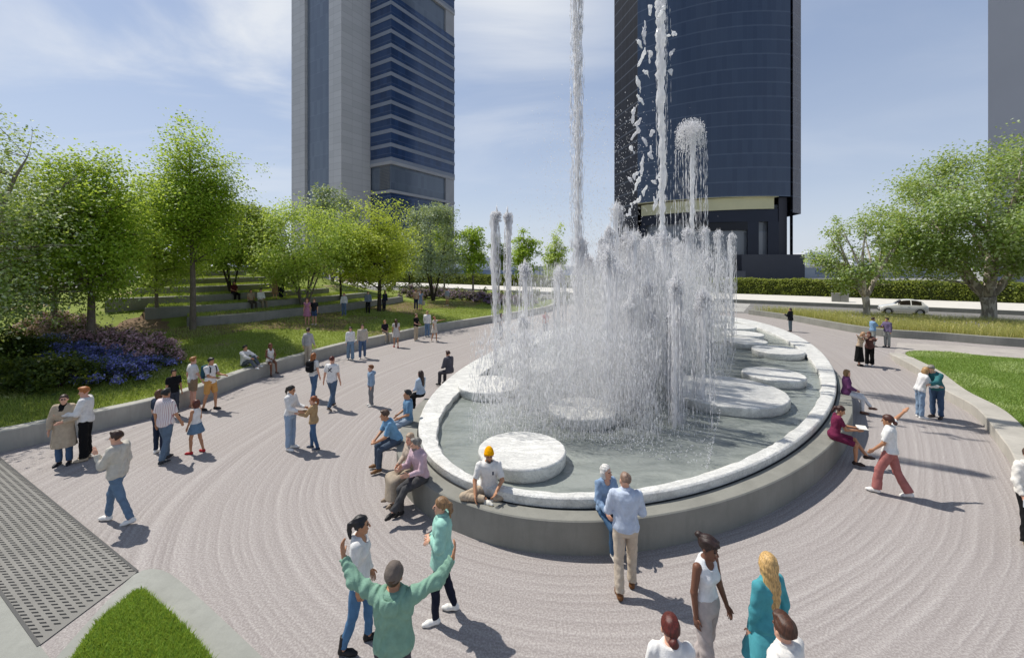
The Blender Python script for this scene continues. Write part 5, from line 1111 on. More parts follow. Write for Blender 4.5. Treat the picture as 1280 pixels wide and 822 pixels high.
def backpack(J, label, col, wd=.15, ht=.22, dp=.075):
    s = J['s']; M = J['M']; P = J['P0']; v = .012 if math.hypot(*J['at'][:2]) < 14 else .018
    o = empty('backpack', tuple(J['at']), J['yaw'], label, 'backpack'); S = Sdf(v); c = P + M.T @ v3(0, .125 + dp * .55, .31) * s
    S.add(*rbox(c, v3(wd, dp, ht) * s, .05, M), k=.02); V, Q = S.mesh(); bo = mesh_obj('bag', V, Q, cloth(col), o)
    S = Sdf(v); S.add(*rbox(c + M.T @ v3(0, dp + .02, -.06) * s, v3(wd * .75, .03, ht * .42) * s, .025, M), k=.02); V, Q = S.mesh(); mesh_obj('pocket', V, Q, cloth(col), bo)
    for sg in (1, -1):
        mb = MB(); mb.tube([P + M.T @ v3(sg * .085, .13, .48) * s, P + M.T @ v3(sg * .09, .03, .545) * s, P + M.T @ v3(sg * .105, -.11, .47) * s, P + M.T @ v3(sg * .125, -.13, .34) * s, P + M.T @ v3(sg * .165, -.04, .2) * s, P + M.T @ v3(sg * .15, .12, .16) * s], .018 * s, 6); mb.build('strap', cloth('#2a2f38'), o, True)
    return o
# ------------------------------------------------------------------ the people
WALKL = {'L': ((.02, .42, -1), (0, .10, -1)), 'R': ((.02, -.22, -1), (0, -.60, -1))}
WALKR = {'R': ((.02, .42, -1), (0, .10, -1)), 'L': ((.02, -.22, -1), (0, -.60, -1))}
STEPL = {'L': ((.04, .22, -1), (0, .0, -1)), 'R': ((.04, -.12, -1), (0, -.30, -1))}
STEPR = {'R': ((.04, .22, -1), (0, .0, -1)), 'L': ((.04, -.12, -1), (0, -.30, -1))}
FW = {'R': (.1, .8, -.55)}; FWL = {'L': (.1, .8, -.55)}
SIT = {'L': ((.12, 1, -.30), (.0, .06, -1)), 'R': ((.12, 1, -.30), (.0, .02, -1))}
XLEG = {'L': ((.0, 1, -.16), (-.12, .55, -.8)), 'R': ((.06, 1, -.32), (.0, -.02, -1))}
LAP = {'L': ((.20, .16, -1), (-.42, .80, -.38)), 'R': ((.20, .20, -1), (-.46, .78, -.30))}
SWING = {'L': ((.14, -.25, -1), (.05, .1, -1)), 'R': ((.14, .25, -1), (.05, .5, -1))}
REACH2 = {'L': ((.05, .45, -1), (-.05, 1, -.1)), 'R': ((.05, .45, -1), (-.05, 1, -.1))}
CROSS = {'L': ((.25, .15, -1), (-1, .55, .05)), 'R': ((.25, .15, -1), (-1, .55, .12))}
WHT = ('#e6e4df', '#c9c7c0')
def g0(px, py, z=0.): return G(px, py, z)
def seatp(px, py, z): p = G(px, py, z); return (p[0], p[1], 0)
# --- near the bottom edge
J = person('man in a green hoodie and grey knitted cap seen from behind, both arms raised wide', (-1.235, 4.42, 0), 178, 1.78, 'm', ('hoodie', '#74a58b', {'hem': -.08}), ('trousers', '#4b4a50'), WHT, ('beanie', '#6e655e'), 'tan',
    arms={'R': ((.95, .25, .42), (.62, .45, .72), (.2, .3, .9)), 'L': ((1, .25, .40), (.65, .4, .75), (.3, .3, .9))}, build=1.08)
person('woman with black ponytail in a white cardigan, blue jeans and black ankle boots', g0(449, 808), 95, 1.70, 'f', ('long', '#dcdcd9', {'hem': -.16, 'neck': 1, 'boots': 1}), ('slim', '#3f77a4'), '#1b1a1c', ('pony', '#17151a'), 'tan',
    arms={'R': ((.12, -.1, -1), (.05, .25, -1)), 'L': ((.12, .1, -1), (.05, .3, -1))}, legs=STEPL, head=(14, 4))
person('woman in a mint green jacket, navy trousers and white trainers with a light brown ponytail', g0(553, 771), -82, 1.68, 'f', ('coat', '#8fd0bd', {'skirt': .16, 'flare': .0}), ('slim', '#1f2438'), WHT, ('pony', '#8a6a48'), 'fair',
    arms=CROSS, legs=STEPL, head=(-12, 4))
person('woman with curly dark top knot in white vest top and taupe trousers', (2.27, 4.97, 0), 28, 1.74, 'f', ('tank', '#dfe1e3', {'hem': .085}), ('wide', '#b8aba6'), '#c9c2ba', ('topknot', '#2e1c18'), 'dark',
    arms={'R': ((.16, -.02, -1), (.02, .12, -1)), 'L': ((.16, .1, -1), (.25, .25, -1))}, legs=STEPR, head=(16, 10))
person('woman with long blonde hair in a turquoise buttoned dress, seen from behind', (2.83, 4.68, 0), -158, 1.72, 'f', ('dress', '#1fa0ad', {'sleeve': 2., 'skirt': .36, 'flare': .10, 'bx': -.06}), ('none', ''), '#c8a088', ('long', '#c9a368'), 'fair',
    arms={'L': ((.1, .1, -1), (.02, .2, -1)), 'R': ((.2, -.12, -1), (.1, .2, -1))}, legs=STEPL, head=(-34, 0), mark='buttons')
person('woman with auburn low bun and white top, cut off by the bottom edge', (1.45, 3.87, 0), 176, 1.70, 'f', ('tee', '#e4e2de'), ('trousers', '#3b4352'), WHT, ('lowbun', '#571f16'), 'fair')
person('person with short brown hair and white collar at the bottom edge beside the turquoise dress', (2.47, 3.83, 0), -150, 1.72, 'm', ('shirt', '#e2ded6', {'sleeve': 2.}), ('trousers', '#3a3a40'), WHT, ('short', '#4a2c1c'), 'fair', head=(-18, 0))
J = person('woman in a cream jumper and black trousers at the right edge holding a phone', (9.06, 7.42, 0), -14, 1.70, 'f', ('sweater', '#e3ddd2', {'hem': -.04}), ('wide', '#1b1b1d'), ('#d8c9ac', '#b8a67f'), ('short', '#50382a'), 'fair',
    arms={'R': ((.22, .1, -1), (-.05, .5, -1)), 'L': ((.2, .1, -1), (0, .4, -1))}, legs=STEPR)
p = J['wri']['R'] + J['hd']['R'] * .11; S = Sdf(.008); S.add(*rbox(p, (.036, .008, .072), .006), k=0); item('phone', 'pale phone held by the woman in the cream jumper', 'phone', J, S, pm('phone_white', hx('#d5dae0'), .3, .05), ('case',))
# --- round the front of the fountain
J = person('balding man in pale blue shirt and beige trousers standing with his back turned', g0(782, 738), 172, 1.80, 'm', ('shirt', '#b9c8de', {'sleeve': 2., 'hem': -.03}), ('trousers', '#c4b299'), ('#6b4524', '#3a2615'), ('bald', '#8d7260'), 'fair',
    arms=CROSS, legs=STEPR, head=(18, 0), build=1.05)
person('smiling white haired woman in a blue cardigan and jeans sitting on the bench wall', seatp(757, 640, ZS), 22, 1.64, 'f', ('cardigan', '#7d9fc4', {'neck': 1, 'belt': 1}), ('trousers', '#31597d'), '#d2cdc4', ('bob', '#d9d6d0'), 'fair', arms={'R': ((.18, .2, -1), (-.1, .9, -.45)), 'L': ((.16, .3, -1), (-.3, 1, -.2))}, legs=SIT, seat=ZS, head=(20, -2))
J = person('man in a yellow knitted beanie and white T-shirt sitting cross-legged on the bench wall', seatp(611, 616, ZS), 4, 1.74, 'm', ('tee', '#dcdad6', {'sleeve': .85}), ('trousers', '#b9a284'), ('#d2cfc6', '#d9b13a'), ('beanie', '#eaa400'), 'tan',
    arms={'R': ((.35, .28, -1), (-.05, .9, -.85)), 'L': ((.30, .35, -1), (-.55, .9, -.5))}, legs={'L': ((1, .52, -.04), (-1, .12, -.10)), 'R': ((1, .52, -.04), (-1, .26, -.02))}, feet={'L': (-.8, .6, .05), 'R': (-.7, .7, .05)}, seat=ZS, head=(6, 4), mark='logo', beard=True, lean=6)
person('grey haired man in a pink shirt sitting on the left of the bench wall', seatp(527, 600, ZS), -42, 1.76, 'm', ('shirt', '#c9a6b2', {'sleeve': 2.}), ('trousers', '#4a4a4c'), '#1c1b1b', ('short', '#7e7a74'), 'fair',
    arms={'R': ((.05, .5, -1), (-.45, .9, .35)), 'L': ((.12, .3, -1), (-.2, 1, .05))}, legs=XLEG, seat=ZS, head=(-30, 4), lean=10, beard=True)
person('elderly woman in a beige dress sitting close to the grey haired man in pink', seatp(513, 590, ZS), -52, 1.62, 'f', ('cardigan', '#b8a48f', {'hem': -.04}), ('longskirt', '#a8977f'), '#8d7a66', ('bob', '#a8927a'), 'fair', arms=LAP, legs=SIT, seat=ZS, head=(22, 4))
person('man in a light blue polo shirt leaning forward on the bench wall', seatp(496, 553, ZS), -62, 1.78, 'm', ('tee', '#5f9cc6', {'sleeve': .9}), ('trousers', '#46566a'), ('#7c5a3a', '#3c2a1c'), ('short', '#4a3426'), 'tan', arms={'L': ((.14, .40, -1), (-.48, .60, -.45)), 'R': ((.14, .42, -1), (-.50, .58, -.38))}, legs=SIT, seat=ZS, lean=26, head=(-8, 0))
person('black haired man in a blue polo shirt sitting upright behind the leaning man', seatp(510, 528, ZS), -66, 1.76, 'm', ('tee', '#5488b0', {'sleeve': .9}), ('trousers', '#8fa3b8'), WHT, ('short', '#151518'), 'tan', arms=LAP, legs=SIT, seat=ZS, head=(-6, -2))
person('woman with very long dark brown hair sitting with her back turned on the left rim', seatp(526, 495, ZS), -118, 1.66, 'f', ('long', '#9db4cc', {'hem': .0}), ('trousers', '#17181b'), '#17181b', ('long', '#2c1a14'), 'fair', arms=LAP, legs=SIT, seat=ZS)
person('man in a dark grey suit sitting on the far left rim with his back turned', seatp(562, 466, ZS), -128, 1.74, 'm', ('blazer', '#4a4a56'), ('trousers', '#3a3a44'), '#17181b', ('short', '#3b1f18'), 'fair', arms=LAP, legs=SIT, seat=ZS, lean=8)
J = person('woman in a magenta dress reading an open book on the right of the bench wall', seatp(1043, 548, ZS), 66, 1.68, 'f', ('dress', '#7a1246', {'sleeve': .7}), ('none', ''), '#2e211d', ('pony', '#3c1c16'), 'tan', arms={'L': ((.06, .55, -1), (-.25, 1, .02)), 'R': ((.06, .55, -1), (-.25, 1, .02))}, legs=XLEG, seat=ZS, head=(0, 24), lean=8)
p = (J['wri']['L'] + J['wri']['R']) / 2 + v3(0, -.13, .03)
o = empty('book', tuple(J['at']), J['yaw'], 'open book held by the woman in the magenta dress', 'book')
for sg in (1, -1):
    mb = MB(); mb.add([p + v3(0, -.10, 0), p + v3(sg * .15, -.10, .03), p + v3(sg * .15, .10, .03), p + v3(0, .10, 0), p + v3(0, -.10, -.014), p + v3(sg * .15, -.10, .016), p + v3(sg * .15, .10, .016), p + v3(0, .10, -.014)], [(0, 1, 2, 3), (7, 6, 5, 4), (0, 4, 5, 1), (3, 2, 6, 7), (1, 5, 6, 2)]); mb.build('page', pm('paper', hx('#e4e0d6'), .8, .04), o)
person('woman in a purple blazer and white trousers sitting cross-legged where the bench wall tapers', seatp(1058, 492, ZS), 62, 1.68, 'f', ('blazer', '#6d3268'), ('slim', '#d6d6d6'), '#6b4a3a', ('bob', '#8a6a44'), 'fair', arms=LAP, legs=XLEG, seat=ZS - .04, head=(-10, 6))
# --- the right of the plaza
person('woman in white blouse and coral trousers striding away with one arm raised', g0(1112, 618), -138, 1.72, 'f', ('shirt', '#e3e2de', {'sleeve': .8, 'hem': -.02}), ('wide', '#b4645c'), WHT, ('lowbun', '#4a2418'), 'tan',
    arms={'R': ((.85, -.25, .62), (.75, -.45, .55)), 'L': ((.12, .30, -1), (-.1, .6, -.7))}, legs={'L': ((.04, .40, -1), (.02, .10, -1)), 'R': ((.04, -.26, -1), (.0, -.50, -1))}, feet={'R': (.1, .9, -.35)}, head=(-6, 10))
person('grey haired man in teal jumper bending over his companion by the border wall', g0(1171, 522), -70, 1.80, 'm', ('sweater', '#1f7478'), ('trousers', '#3c5778'), '#3a3230', ('short', '#8d867c'), 'fair', arms={'L': ((.1, .8, -.7), (-.2, 1, -.2)), 'R': ((.12, .25, -1), (-.1, .6, -.8))}, lean=26, head=(10, 18))
person('woman in a white shirt and pale jeans leaning against the man in teal', g0(1150, 522), 70, 1.66, 'f', ('sweater', '#dcdad8'), ('trousers', '#7d9ab8'), WHT, ('bob', '#b08a5c'), 'fair', arms={'L': ((.1, .4, -1), (-.2, .8, .1)), 'R': ((.1, .4, -1), (-.2, .8, -.1))}, lean=12, head=(0, 20))
person('woman in beige top and black skirt embracing a friend, one arm flung out', g0(1074, 457), 40, 1.68, 'f', ('long', '#b39a7c'), ('longskirt', '#161616', .75), '#161616', ('long', '#b08a68'), 'fair', arms={'R': ((1, .0, .15), (.9, -.2, .55)), 'L': ((.4, .9, -.1), (-.3, .8, .1))}, lean=12, head=(0, 18))
person('woman in a brown jacket and black trousers embraced by a friend in beige', g0(1087, 457), -50, 1.70, 'f', ('blazer', '#5e3a34'), ('wide', '#151515'), WHT, ('long', '#6b3a2a'), 'fair', arms={'L': ((.4, .9, -.2), (-.3, .8, .1)), 'R': ((.3, .9, -.2), (-.3, .8, .1))}, lean=14, head=(0, 18))
person('man in a light blue shirt shaking hands in front of the planter wall', g0(1091, 433), 80, 1.76, 'm', ('shirt', '#6f9cc4', {'sleeve': .9}), ('trousers', '#8f938e'), '#2a2523', ('short', '#3d2a20'), 'tan', arms={'R': ((.0, .6, -.8), (-.2, 1, .1))})
person('man in a purple shirt shaking hands with the man in light blue', g0(1109, 434), -80, 1.76, 'm', ('shirt', '#6a5a80', {'sleeve': 2.}), ('trousers', '#8d8f8a'), '#2a2523', ('short', '#2a1c16'), 'tan', arms={'R': ((.0, .6, -.8), (-.2, 1, .1))})
person('person in a black jacket standing alone beyond the far right rim, bag at the side', g0(988, 414.5), -150, 1.74, 'f', ('coat', '#1c1d24', {'skirt': .12, 'flare': .0}), ('slim', '#5d7078'), '#22252a', ('lowbun', '#3a2720'), 'fair', arms={'L': ((.1, .4, -1), (-.2, 1, .4)), 'R': ((.15, 0, -1), (.05, .1, -1))})
# --- the left of the plaza
person('man in oatmeal jumper and jeans walking left with a hand at his mouth', g0(147, 653), -82, 1.78, 'm', ('sweater', '#c4bdae'), ('slim', '#5d7d9c'), WHT, ('short', '#3a2216'), 'fair',
    arms={'R': ((.10, -.1, -1), (.0, .25, -1)), 'L': ((.10, .45, -1), (-.25, .55, .85))}, legs={'L': ((.02, -.30, -1), (0, -.42, -1)), 'R': ((.02, .42, -1), (0, .12, -1))}, feet={'L': (.1, 1, -.25)}, head=(0, 4))
person('woman in a beige belted trench coat and jeans with a black roll neck', g0(80, 580), 22, 1.72, 'f', ('coat', '#b8a486', {'skirt': .50, 'flare': .045, 'belt': 1}), ('trousers', '#3a5f86'), '#23252c', ('bun', '#3a261c'), 'fair', arms={'R': ((.30, .1, -1), (-.05, .5, -1)), 'L': ((.30, .3, -1), (-.5, .8, -.1))}, head=(18, -2), mark='scarf', build=.92)
person('red haired man in white sweatshirt and wide black trousers beside the trench coat', g0(107, 574), -62, 1.84, 'm', ('sweater', '#dad9d6'), ('wide', '#17171a'), ('#b5a58e', '#8a7a60'), ('short', '#a8642a'), 'pink', arms={'L': ((.15, .35, -1), (-.1, 1, .1)), 'R': ((.1, .7, -.7), (-.2, 1, .0))}, head=(-14, 10))
person('broad man in a pink striped short sleeved shirt with his back turned', g0(207, 576), 166, 1.82, 'm', ('shirt', '#ddcfd0', {'sleeve': .95, 'stripe': ('#dcd6d4', '#b8969c'), 'hem': -.09}), ('trousers', '#587088'), ('#2e3238', '#d5d3cf'), ('short', '#17140f'), 'tan', arms=SWING, legs=STEPL, build=1.14, head=(14, 0))
person('brown haired woman with a dark bag mostly hidden behind the striped shirt', g0(199, 566), 172, 1.66, 'f', ('tee', '#2c3a52'), ('slim', '#23324a'), WHT, ('bob', '#5a3a22'), 'fair')
person('girl with a red brown bob in a white top, denim skirt and red shoes', g0(245, 566), -96, 1.38, 'f', ('tank', '#dddbd8', {'hem': .05}), ('skirt', '#5b7f9c', .26), '#a81f26', ('bob', '#5a2416'), 'tan', arms={'L': ((.1, .15, -1), (.02, .4, -1)), 'R': ((.1, .0, -1), (.02, .2, -1))}, legs=STEPL)
person('boy in a black T-shirt with pale lettering standing by the left wall', g0(217, 520), 62, 1.52, 'm', ('tee', '#17181d'), ('trousers', '#3a4150'), '#2a2d34', ('short', '#17120e'), 'tan', mark='back')
person('ginger haired man in a white T-shirt and tan shorts near the left wall', g0(241, 509), 150, 1.74, 'm', ('tee', '#d8d6d4', {'hem': -.08}), ('shorts', '#8f7658', .8), '#b98a72', ('short', '#a06a34'), 'pink', arms=SWING)
J = person('man in a white T-shirt, yellow shorts and black shoes looking at a phone', g0(263, 512), 80, 1.78, 'm', ('tee', '#dfdedb'), ('shorts', '#d0900f', .85), ('#1d1e22', '#1d1e22'), ('short', '#151210'), 'tan', arms=REACH2, legs=STEPL, head=(0, 8))
backpack(J, 'teal blue backpack on the man in yellow shorts', '#1d5566')
p = J['wri']['R'] + J['hd']['R'] * .10 + v3(0, 0, .02); S = Sdf(.010); S.add(*rbox(p, (.036, .075, .010), .006), k=0); item('phone', 'dark phone in the hand of the man in yellow shorts', 'phone', J, S, pm('phone_dark', hx('#16181c'), .3, .05), ('case',))
def onwall(px, py, zz=.55): p = G(px, py, zz); return (p[0], p[1], 0)
person('black haired man sitting sideways with knees up on the retaining wall', onwall(306, 457), 78, 1.74, 'm', ('sweater', '#d2d0cc'), ('trousers', '#58616c'), WHT, ('short', '#17130f'), 'tan', arms={'R': ((.15, .8, -.5), (-.2, .9, -.2)), 'L': ((.15, .8, -.5), (-.2, .9, -.2))}, legs={'L': ((.1, .75, .62), (0, .62, -.85)), 'R': ((.1, .85, .45), (0, .75, -.7))}, seat=.55)
person('woman in a white vest top sitting on the retaining wall with bare crossed legs', onwall(338, 452.5), 48, 1.66, 'f', ('tank', '#d9d6d0'), ('shorts', '#c9c4bc', .4), '#3a2a22', ('bob', '#6a3a26'), 'brown', arms=LAP, legs=XLEG, seat=.55)
person('man in grey shirt and beige trousers standing close by the retaining wall', g0(385, 456), 168, 1.80, 'm', ('shirt', '#a9a8a8', {'sleeve': 2.}), ('trousers', '#b5a68e'), '#8a7a66', ('short', '#3a261a'), 'fair', arms=SWING)
J = person('ginger haired woman in jeans wearing a black backpack, walking hand in hand', g0(392, 499), 158, 1.70, 'f', ('tee', '#d5d4d0'), ('trousers', '#42648a'), '#2a2c30', ('long', '#9a5a2a'), 'fair', arms={'R': ((.3, -.1, -1), (.25, .1, -1)), 'L': ((.15, .1, -1), (.1, .2, -1))}, legs=STEPL)
backpack(J, 'black backpack on the ginger haired woman in jeans', '#1b1c20', .14, .21, .08)
person('man in a white T-shirt with a dark X on its back', g0(415, 511), 170, 1.80, 'm', ('tee', '#dedddb'), ('trousers', '#4a6480'), ('#4a3a30', '#d5d3cf'), ('crop', '#5a2418'), 'fair', arms={'L': ((.3, .0, -1), (.25, .1, -1)), 'R': ((.14, .1, -1), (.1, .25, -1))}, legs=WALKL, feet=FW, mark='X')
person('woman with black ponytail and light jeans holding a child by both hands', g0(363, 561), 84, 1.70, 'f', ('long', '#d9d8d5', {'hem': .0}), ('trousers', '#8aa6c4'), WHT, ('pony', '#17130f'), 'tan', arms={'L': ((.1, .35, -1), (-.1, 1, -.2)), 'R': ((.1, .35, -1), (-.1, 1, -.25))}, head=(0, 12))
person('child with a ginger ponytail in a mustard jacket and jeans holding hands with the woman', g0(392, 561), -86, 1.40, 'f', ('cardigan', '#b08c56', {'hem': -.08}), ('slim', '#3f6690'), ('#28344a', '#d5d3cf'), ('pony', '#8a4a22'), 'fair', arms={'L': ((.1, .6, -.8), (-.1, 1, .15)), 'R': ((.1, .6, -.8), (-.1, 1, .1))}, legs=STEPR)
person('boy in a light blue hooded jacket and grey trousers looking left', g0(464, 507), -58, 1.40, 'm', ('hoodie', '#7f9fbe'), ('trousers', '#74777c'), ('#d8d5cf', '#2a2c30'), ('short', '#7a4a24'), 'fair', arms={'R': ((.2, .0, -1), (.05, .2, -1))})
person('woman in a white blouse and wide jeans walking toward the viewer', g0(438, 450), 22, 1.72, 'f', ('shirt', '#dad9d6', {'sleeve': 2., 'hem': .03}), ('wide', '#6a8aa6'), '#c9c4bc', ('bob', '#2e2018'), 'fair', arms=SWING, legs=STEPL)
person('man in a beige shirt and blue jeans walking beside the woman in wide jeans', g0(453, 448), 16, 1.80, 'm', ('shirt', '#b8ad9c', {'sleeve': 2.}), ('trousers', '#48648a'), '#d5d3cf', ('short', '#4a3020'), 'fair', arms=SWING, legs=STEPR)
person('person in a dark plum top and beige trousers sitting on the retaining wall', onwall(481, 417), 38, 1.68, 'f', ('tee', '#241c2c'), ('trousers', '#b8a688'), '#c9c4bc', ('bob', '#a8743c'), 'fair', arms=LAP, legs=SIT, seat=.55)
person('woman with long brown hair in a pale short dress and red shoes by the wall', g0(495, 434), -160, 1.68, 'f', ('dress', '#bfb8b2', {'skirt': .32}), ('none', ''), '#a81f26', ('long', '#4a2c1c'), 'tan', legs=STEPL)
person('man in a black T-shirt and beige trousers standing by the wall', g0(520, 426), 70, 1.76, 'm', ('tee', '#17171a'), ('trousers', '#b5a386'), '#c9c4bc', ('short', '#6a4a32'), 'fair', arms=LAP)
person('fair haired person in a white sweatshirt and jeans facing the lawn', g0(534, 421), 165, 1.76, 'm', ('sweater', '#dcdbd9'), ('trousers', '#5d80a6'), '#c9c4bc', ('short', '#a88a5c'), 'fair')
person('woman in a cream dress stretching one arm out to the right', g0(543, 427), 66, 1.62, 'f', ('dress', '#cbbfae', {'skirt': .34}), ('none', ''), '#c9c4bc', ('bun', '#8a4a2a'), 'tan', arms={'L': ((.5, .9, .1), (.4, 1, .2)), 'R': ((.2, .2, -1), (.1, .4, -1))}, legs=STEPL)
# --- on the lawn and the terraces
lw = hit
person('woman in a pink summer dress standing with a companion on the lawn', lw(384, 406), 4, 1.68, 'f', ('dress', '#b0688e', {'skirt': .40, 'sleeve': .3}), ('none', ''), '#b58a78', ('long', '#8a4a30'), 'fair')
person('person in a navy top and blue shorts standing beside the pink dress', lw(393, 406), -4, 1.68, 'm', ('tee', '#22242e'), ('shorts', '#33507c', .8), '#c9c4bc', ('short', '#7a5636'), 'fair')
person('woman in a white top and jeans standing on the lawn under the small dark tree', lw(430, 395), 10, 1.70, 'f', ('long', '#c9c8c4'), ('trousers', '#56708e'), '#8a8178', ('bob', '#5a3a28'), 'fair', arms=SWING)
person('person in a grey shirt and black trousers in the shade left of the dark trunk', lw(460, 392), 30, 1.74, 'm', ('shirt', '#6a7684', {'sleeve': 2.}), ('trousers', '#17181b'), '#22252a', ('short', '#3a2a20'), 'fair')
person('person in dark navy clothes leaning beside the dark tree trunk', lw(480, 389), 60, 1.68, 'f', ('blazer', '#1d2436'), ('trousers', '#20242c'), '#22252a', ('long', '#2a1c14'), 'fair', lean=14)
person('man in beige T-shirt and dark jeans on the lawn beside a light blue dress', lw(520, 387), 20, 1.78, 'm', ('tee', '#b89878'), ('trousers', '#26344e'), '#22252a', ('short', '#4a3020'), 'tan')
J = person('woman in a light blue dress on the lawn with a pale tote bag', lw(526, 387), -10, 1.68, 'f', ('dress', '#7f94b4', {'skirt': .45}), ('none', ''), '#8a6a5a', ('long', '#1c1512'), 'fair')
S = Sdf(.03); p = J['wri']['L'] + v3(.04, 0, -.28); S.add(*rbox(p, (.17, .06, .19), .03), k=.02); o = item('tote_bag', 'pale tote bag hanging from the hand of the woman in light blue', 'bag', J, S, cloth('#c4b296'), ('bag',))
mb = MB(); mb.tube([p + v3(-.1, 0, .18), J['wri']['L'] + v3(0, 0, -.06), p + v3(.1, 0, .18)], .012, 5); mb.build('handle', cloth('#9a8a70'), o, True)
person('person in a pale grey top alone on the lawn near the purple flowers', lw(559, 382), -20, 1.68, 'f', ('long', '#8d97a4'), ('shorts', '#a89a86', .6), '#c9c4bc', ('short', '#3a2a20'), 'tan')
def onstep(k, px): # a seat on terrace step k, on the ray column px
    A, Bk, zt = benches[k]; q = A * .7 + Bk * .3; c = 640 + F * q[:, 0] / q[:, 1]; i = int(np.argmin(np.abs(c - px))); return q[i], zt, math.degrees(math.atan2(-(Bk - A)[i][0], (Bk - A)[i][1]))
for k, px, lab, sx, tp_, bt, hr, sk_ in ((1, 312, 'person in a tan shirt sitting on a terrace step beside a white shirt', 'm', ('shirt', '#a08a6c', {'sleeve': .8}), ('trousers', '#4a4038'), ('short', '#2a1c14'), 'tan'),
        (1, 325, 'person in a white shirt and khaki trousers sitting on a terrace step', 'm', ('shirt', '#dddcd8', {'sleeve': 2.}), ('trousers', '#8a7a5e'), ('short', '#2a1c14'), 'fair'),
        (2, 292, 'person in a dark red top sitting alone on a higher terrace step', 'f', ('tee', '#5a1620'), ('trousers', '#1c1a1c'), ('long', '#1c1210'), 'tan')):
    q, zt, yw = onstep(k, px); zb = zt - .5
    person(lab, (q[0], q[1], zb), yw, 1.72, sx, tp_, bt, '#3a3028', hr, sk_, arms=LAP, legs=SIT, seat=.5)
def onturf(k, px): A, Bk, zt = benches[k]; q = Bk + (Bk - A) / .55 * .5; c = 640 + F * q[:, 0] / q[:, 1]; i = int(np.argmin(np.abs(c - px))); return (q[i][0], q[i][1], zt)
person('woman with ginger hair in an ochre dress standing on the terrace turf', onturf(1, 342), 10, 1.70, 'f', ('dress', '#b08656', {'skirt': .55}), ('none', ''), '#8a6a5a', ('long', '#8a5630'), 'fair')
person('person in a long navy coat standing beside the ochre dress on the terrace', onturf(1, 349.5), -15, 1.72, 'm', ('coat', '#161e36', {'skirt': .45}), ('trousers', '#161e36'), '#17181b', ('short', '#17120e'), 'fair')
# --- beyond the water
person('dark haired person in jeans seen between the two left jets', g0(626, 424), 100, 1.74, 'f', ('tee', '#3a1c20'), ('trousers', '#46608a'), '#22252a', ('long', '#241412'), 'tan', legs=STEPL)
person('person in a salmon pink top seen through the spray behind the basin', g0(682, 420), 0, 1.70, 'f', ('tee', '#c0525a'), ('trousers', '#8a8f98'), '#c9c4bc', ('bob', '#4a2c1c'), 'fair')
person('person in black seated on the far left rim, half hidden by falling water', seatp(637, 431, ZS), -150, 1.70, 'm', ('blazer', '#1a1b20'), ('trousers', '#1a1b20'), '#17181b', ('short', '#1c1512'), 'fair', legs=SIT, arms=LAP, seat=ZS)
# ------------------------------------------------------------------ the water jets
def spray_mat():
    m, nt, b = new_mat('white_water'); nt.nodes.remove(b); out = [n for n in nt.nodes if n.type == 'OUTPUT_MATERIAL'][0]
    ri = nd(nt, 'ShaderNodeNewGeometry').outputs['Random Per Island']; c = ramp(nt, ri, [(0., hx('#e4e4e8')), (.6, hx('#f4f4f6')), (1., hx('#fcfcfc'))])
    d = nd(nt, 'ShaderNodeBsdfPrincipled', Base_Color=c, Roughness=.25); d.inputs['IOR'].default_value = 1.33
    t = nd(nt, 'ShaderNodeBsdfTranslucent', Color=c); mx = nd(nt, 'ShaderNodeMixShader', _0=.6, _1=d.outputs[0], _2=t.outputs[0])
    tr = nd(nt, 'ShaderNodeBsdfTransparent'); m2 = nd(nt, 'ShaderNodeMixShader', _0=.28, _1=mx.outputs[0], _2=tr.outputs[0]); nt.links.new(m2.outputs[0], out.inputs[0]); return m
M_SPRAY = spray_mat()
OV = np.array([(1, 0, 0), (0, 1, 0), (-1, 0, 0), (0, -1, 0), (0, 0, 1), (0, 0, -1)], float); OF = np.array([(0, 1, 4), (1, 2, 4), (2, 3, 4), (3, 0, 4), (1, 0, 5), (2, 1, 5), (3, 2, 5), (0, 3, 5)])
def drops(P, rx, rz):
    n = len(P); a = rng.random(n) * 6.283; ca, sa = np.cos(a), np.sin(a); V = np.repeat(OV[None], n, 0); X = V[..., 0] * ca[:, None] - V[..., 1] * sa[:, None]; Y = V[..., 0] * sa[:, None] + V[..., 1] * ca[:, None]
    V = np.stack([X * rx[:, None], Y * rx[:, None], V[..., 2] * rz[:, None]], -1) + rng.normal(0, .12, (n, 6, 3)) * rx[:, None, None] + P[:, None]
    return V.reshape(-1, 3), (OF[None] + (np.arange(n) * 6)[:, None, None]).reshape(-1, 3)
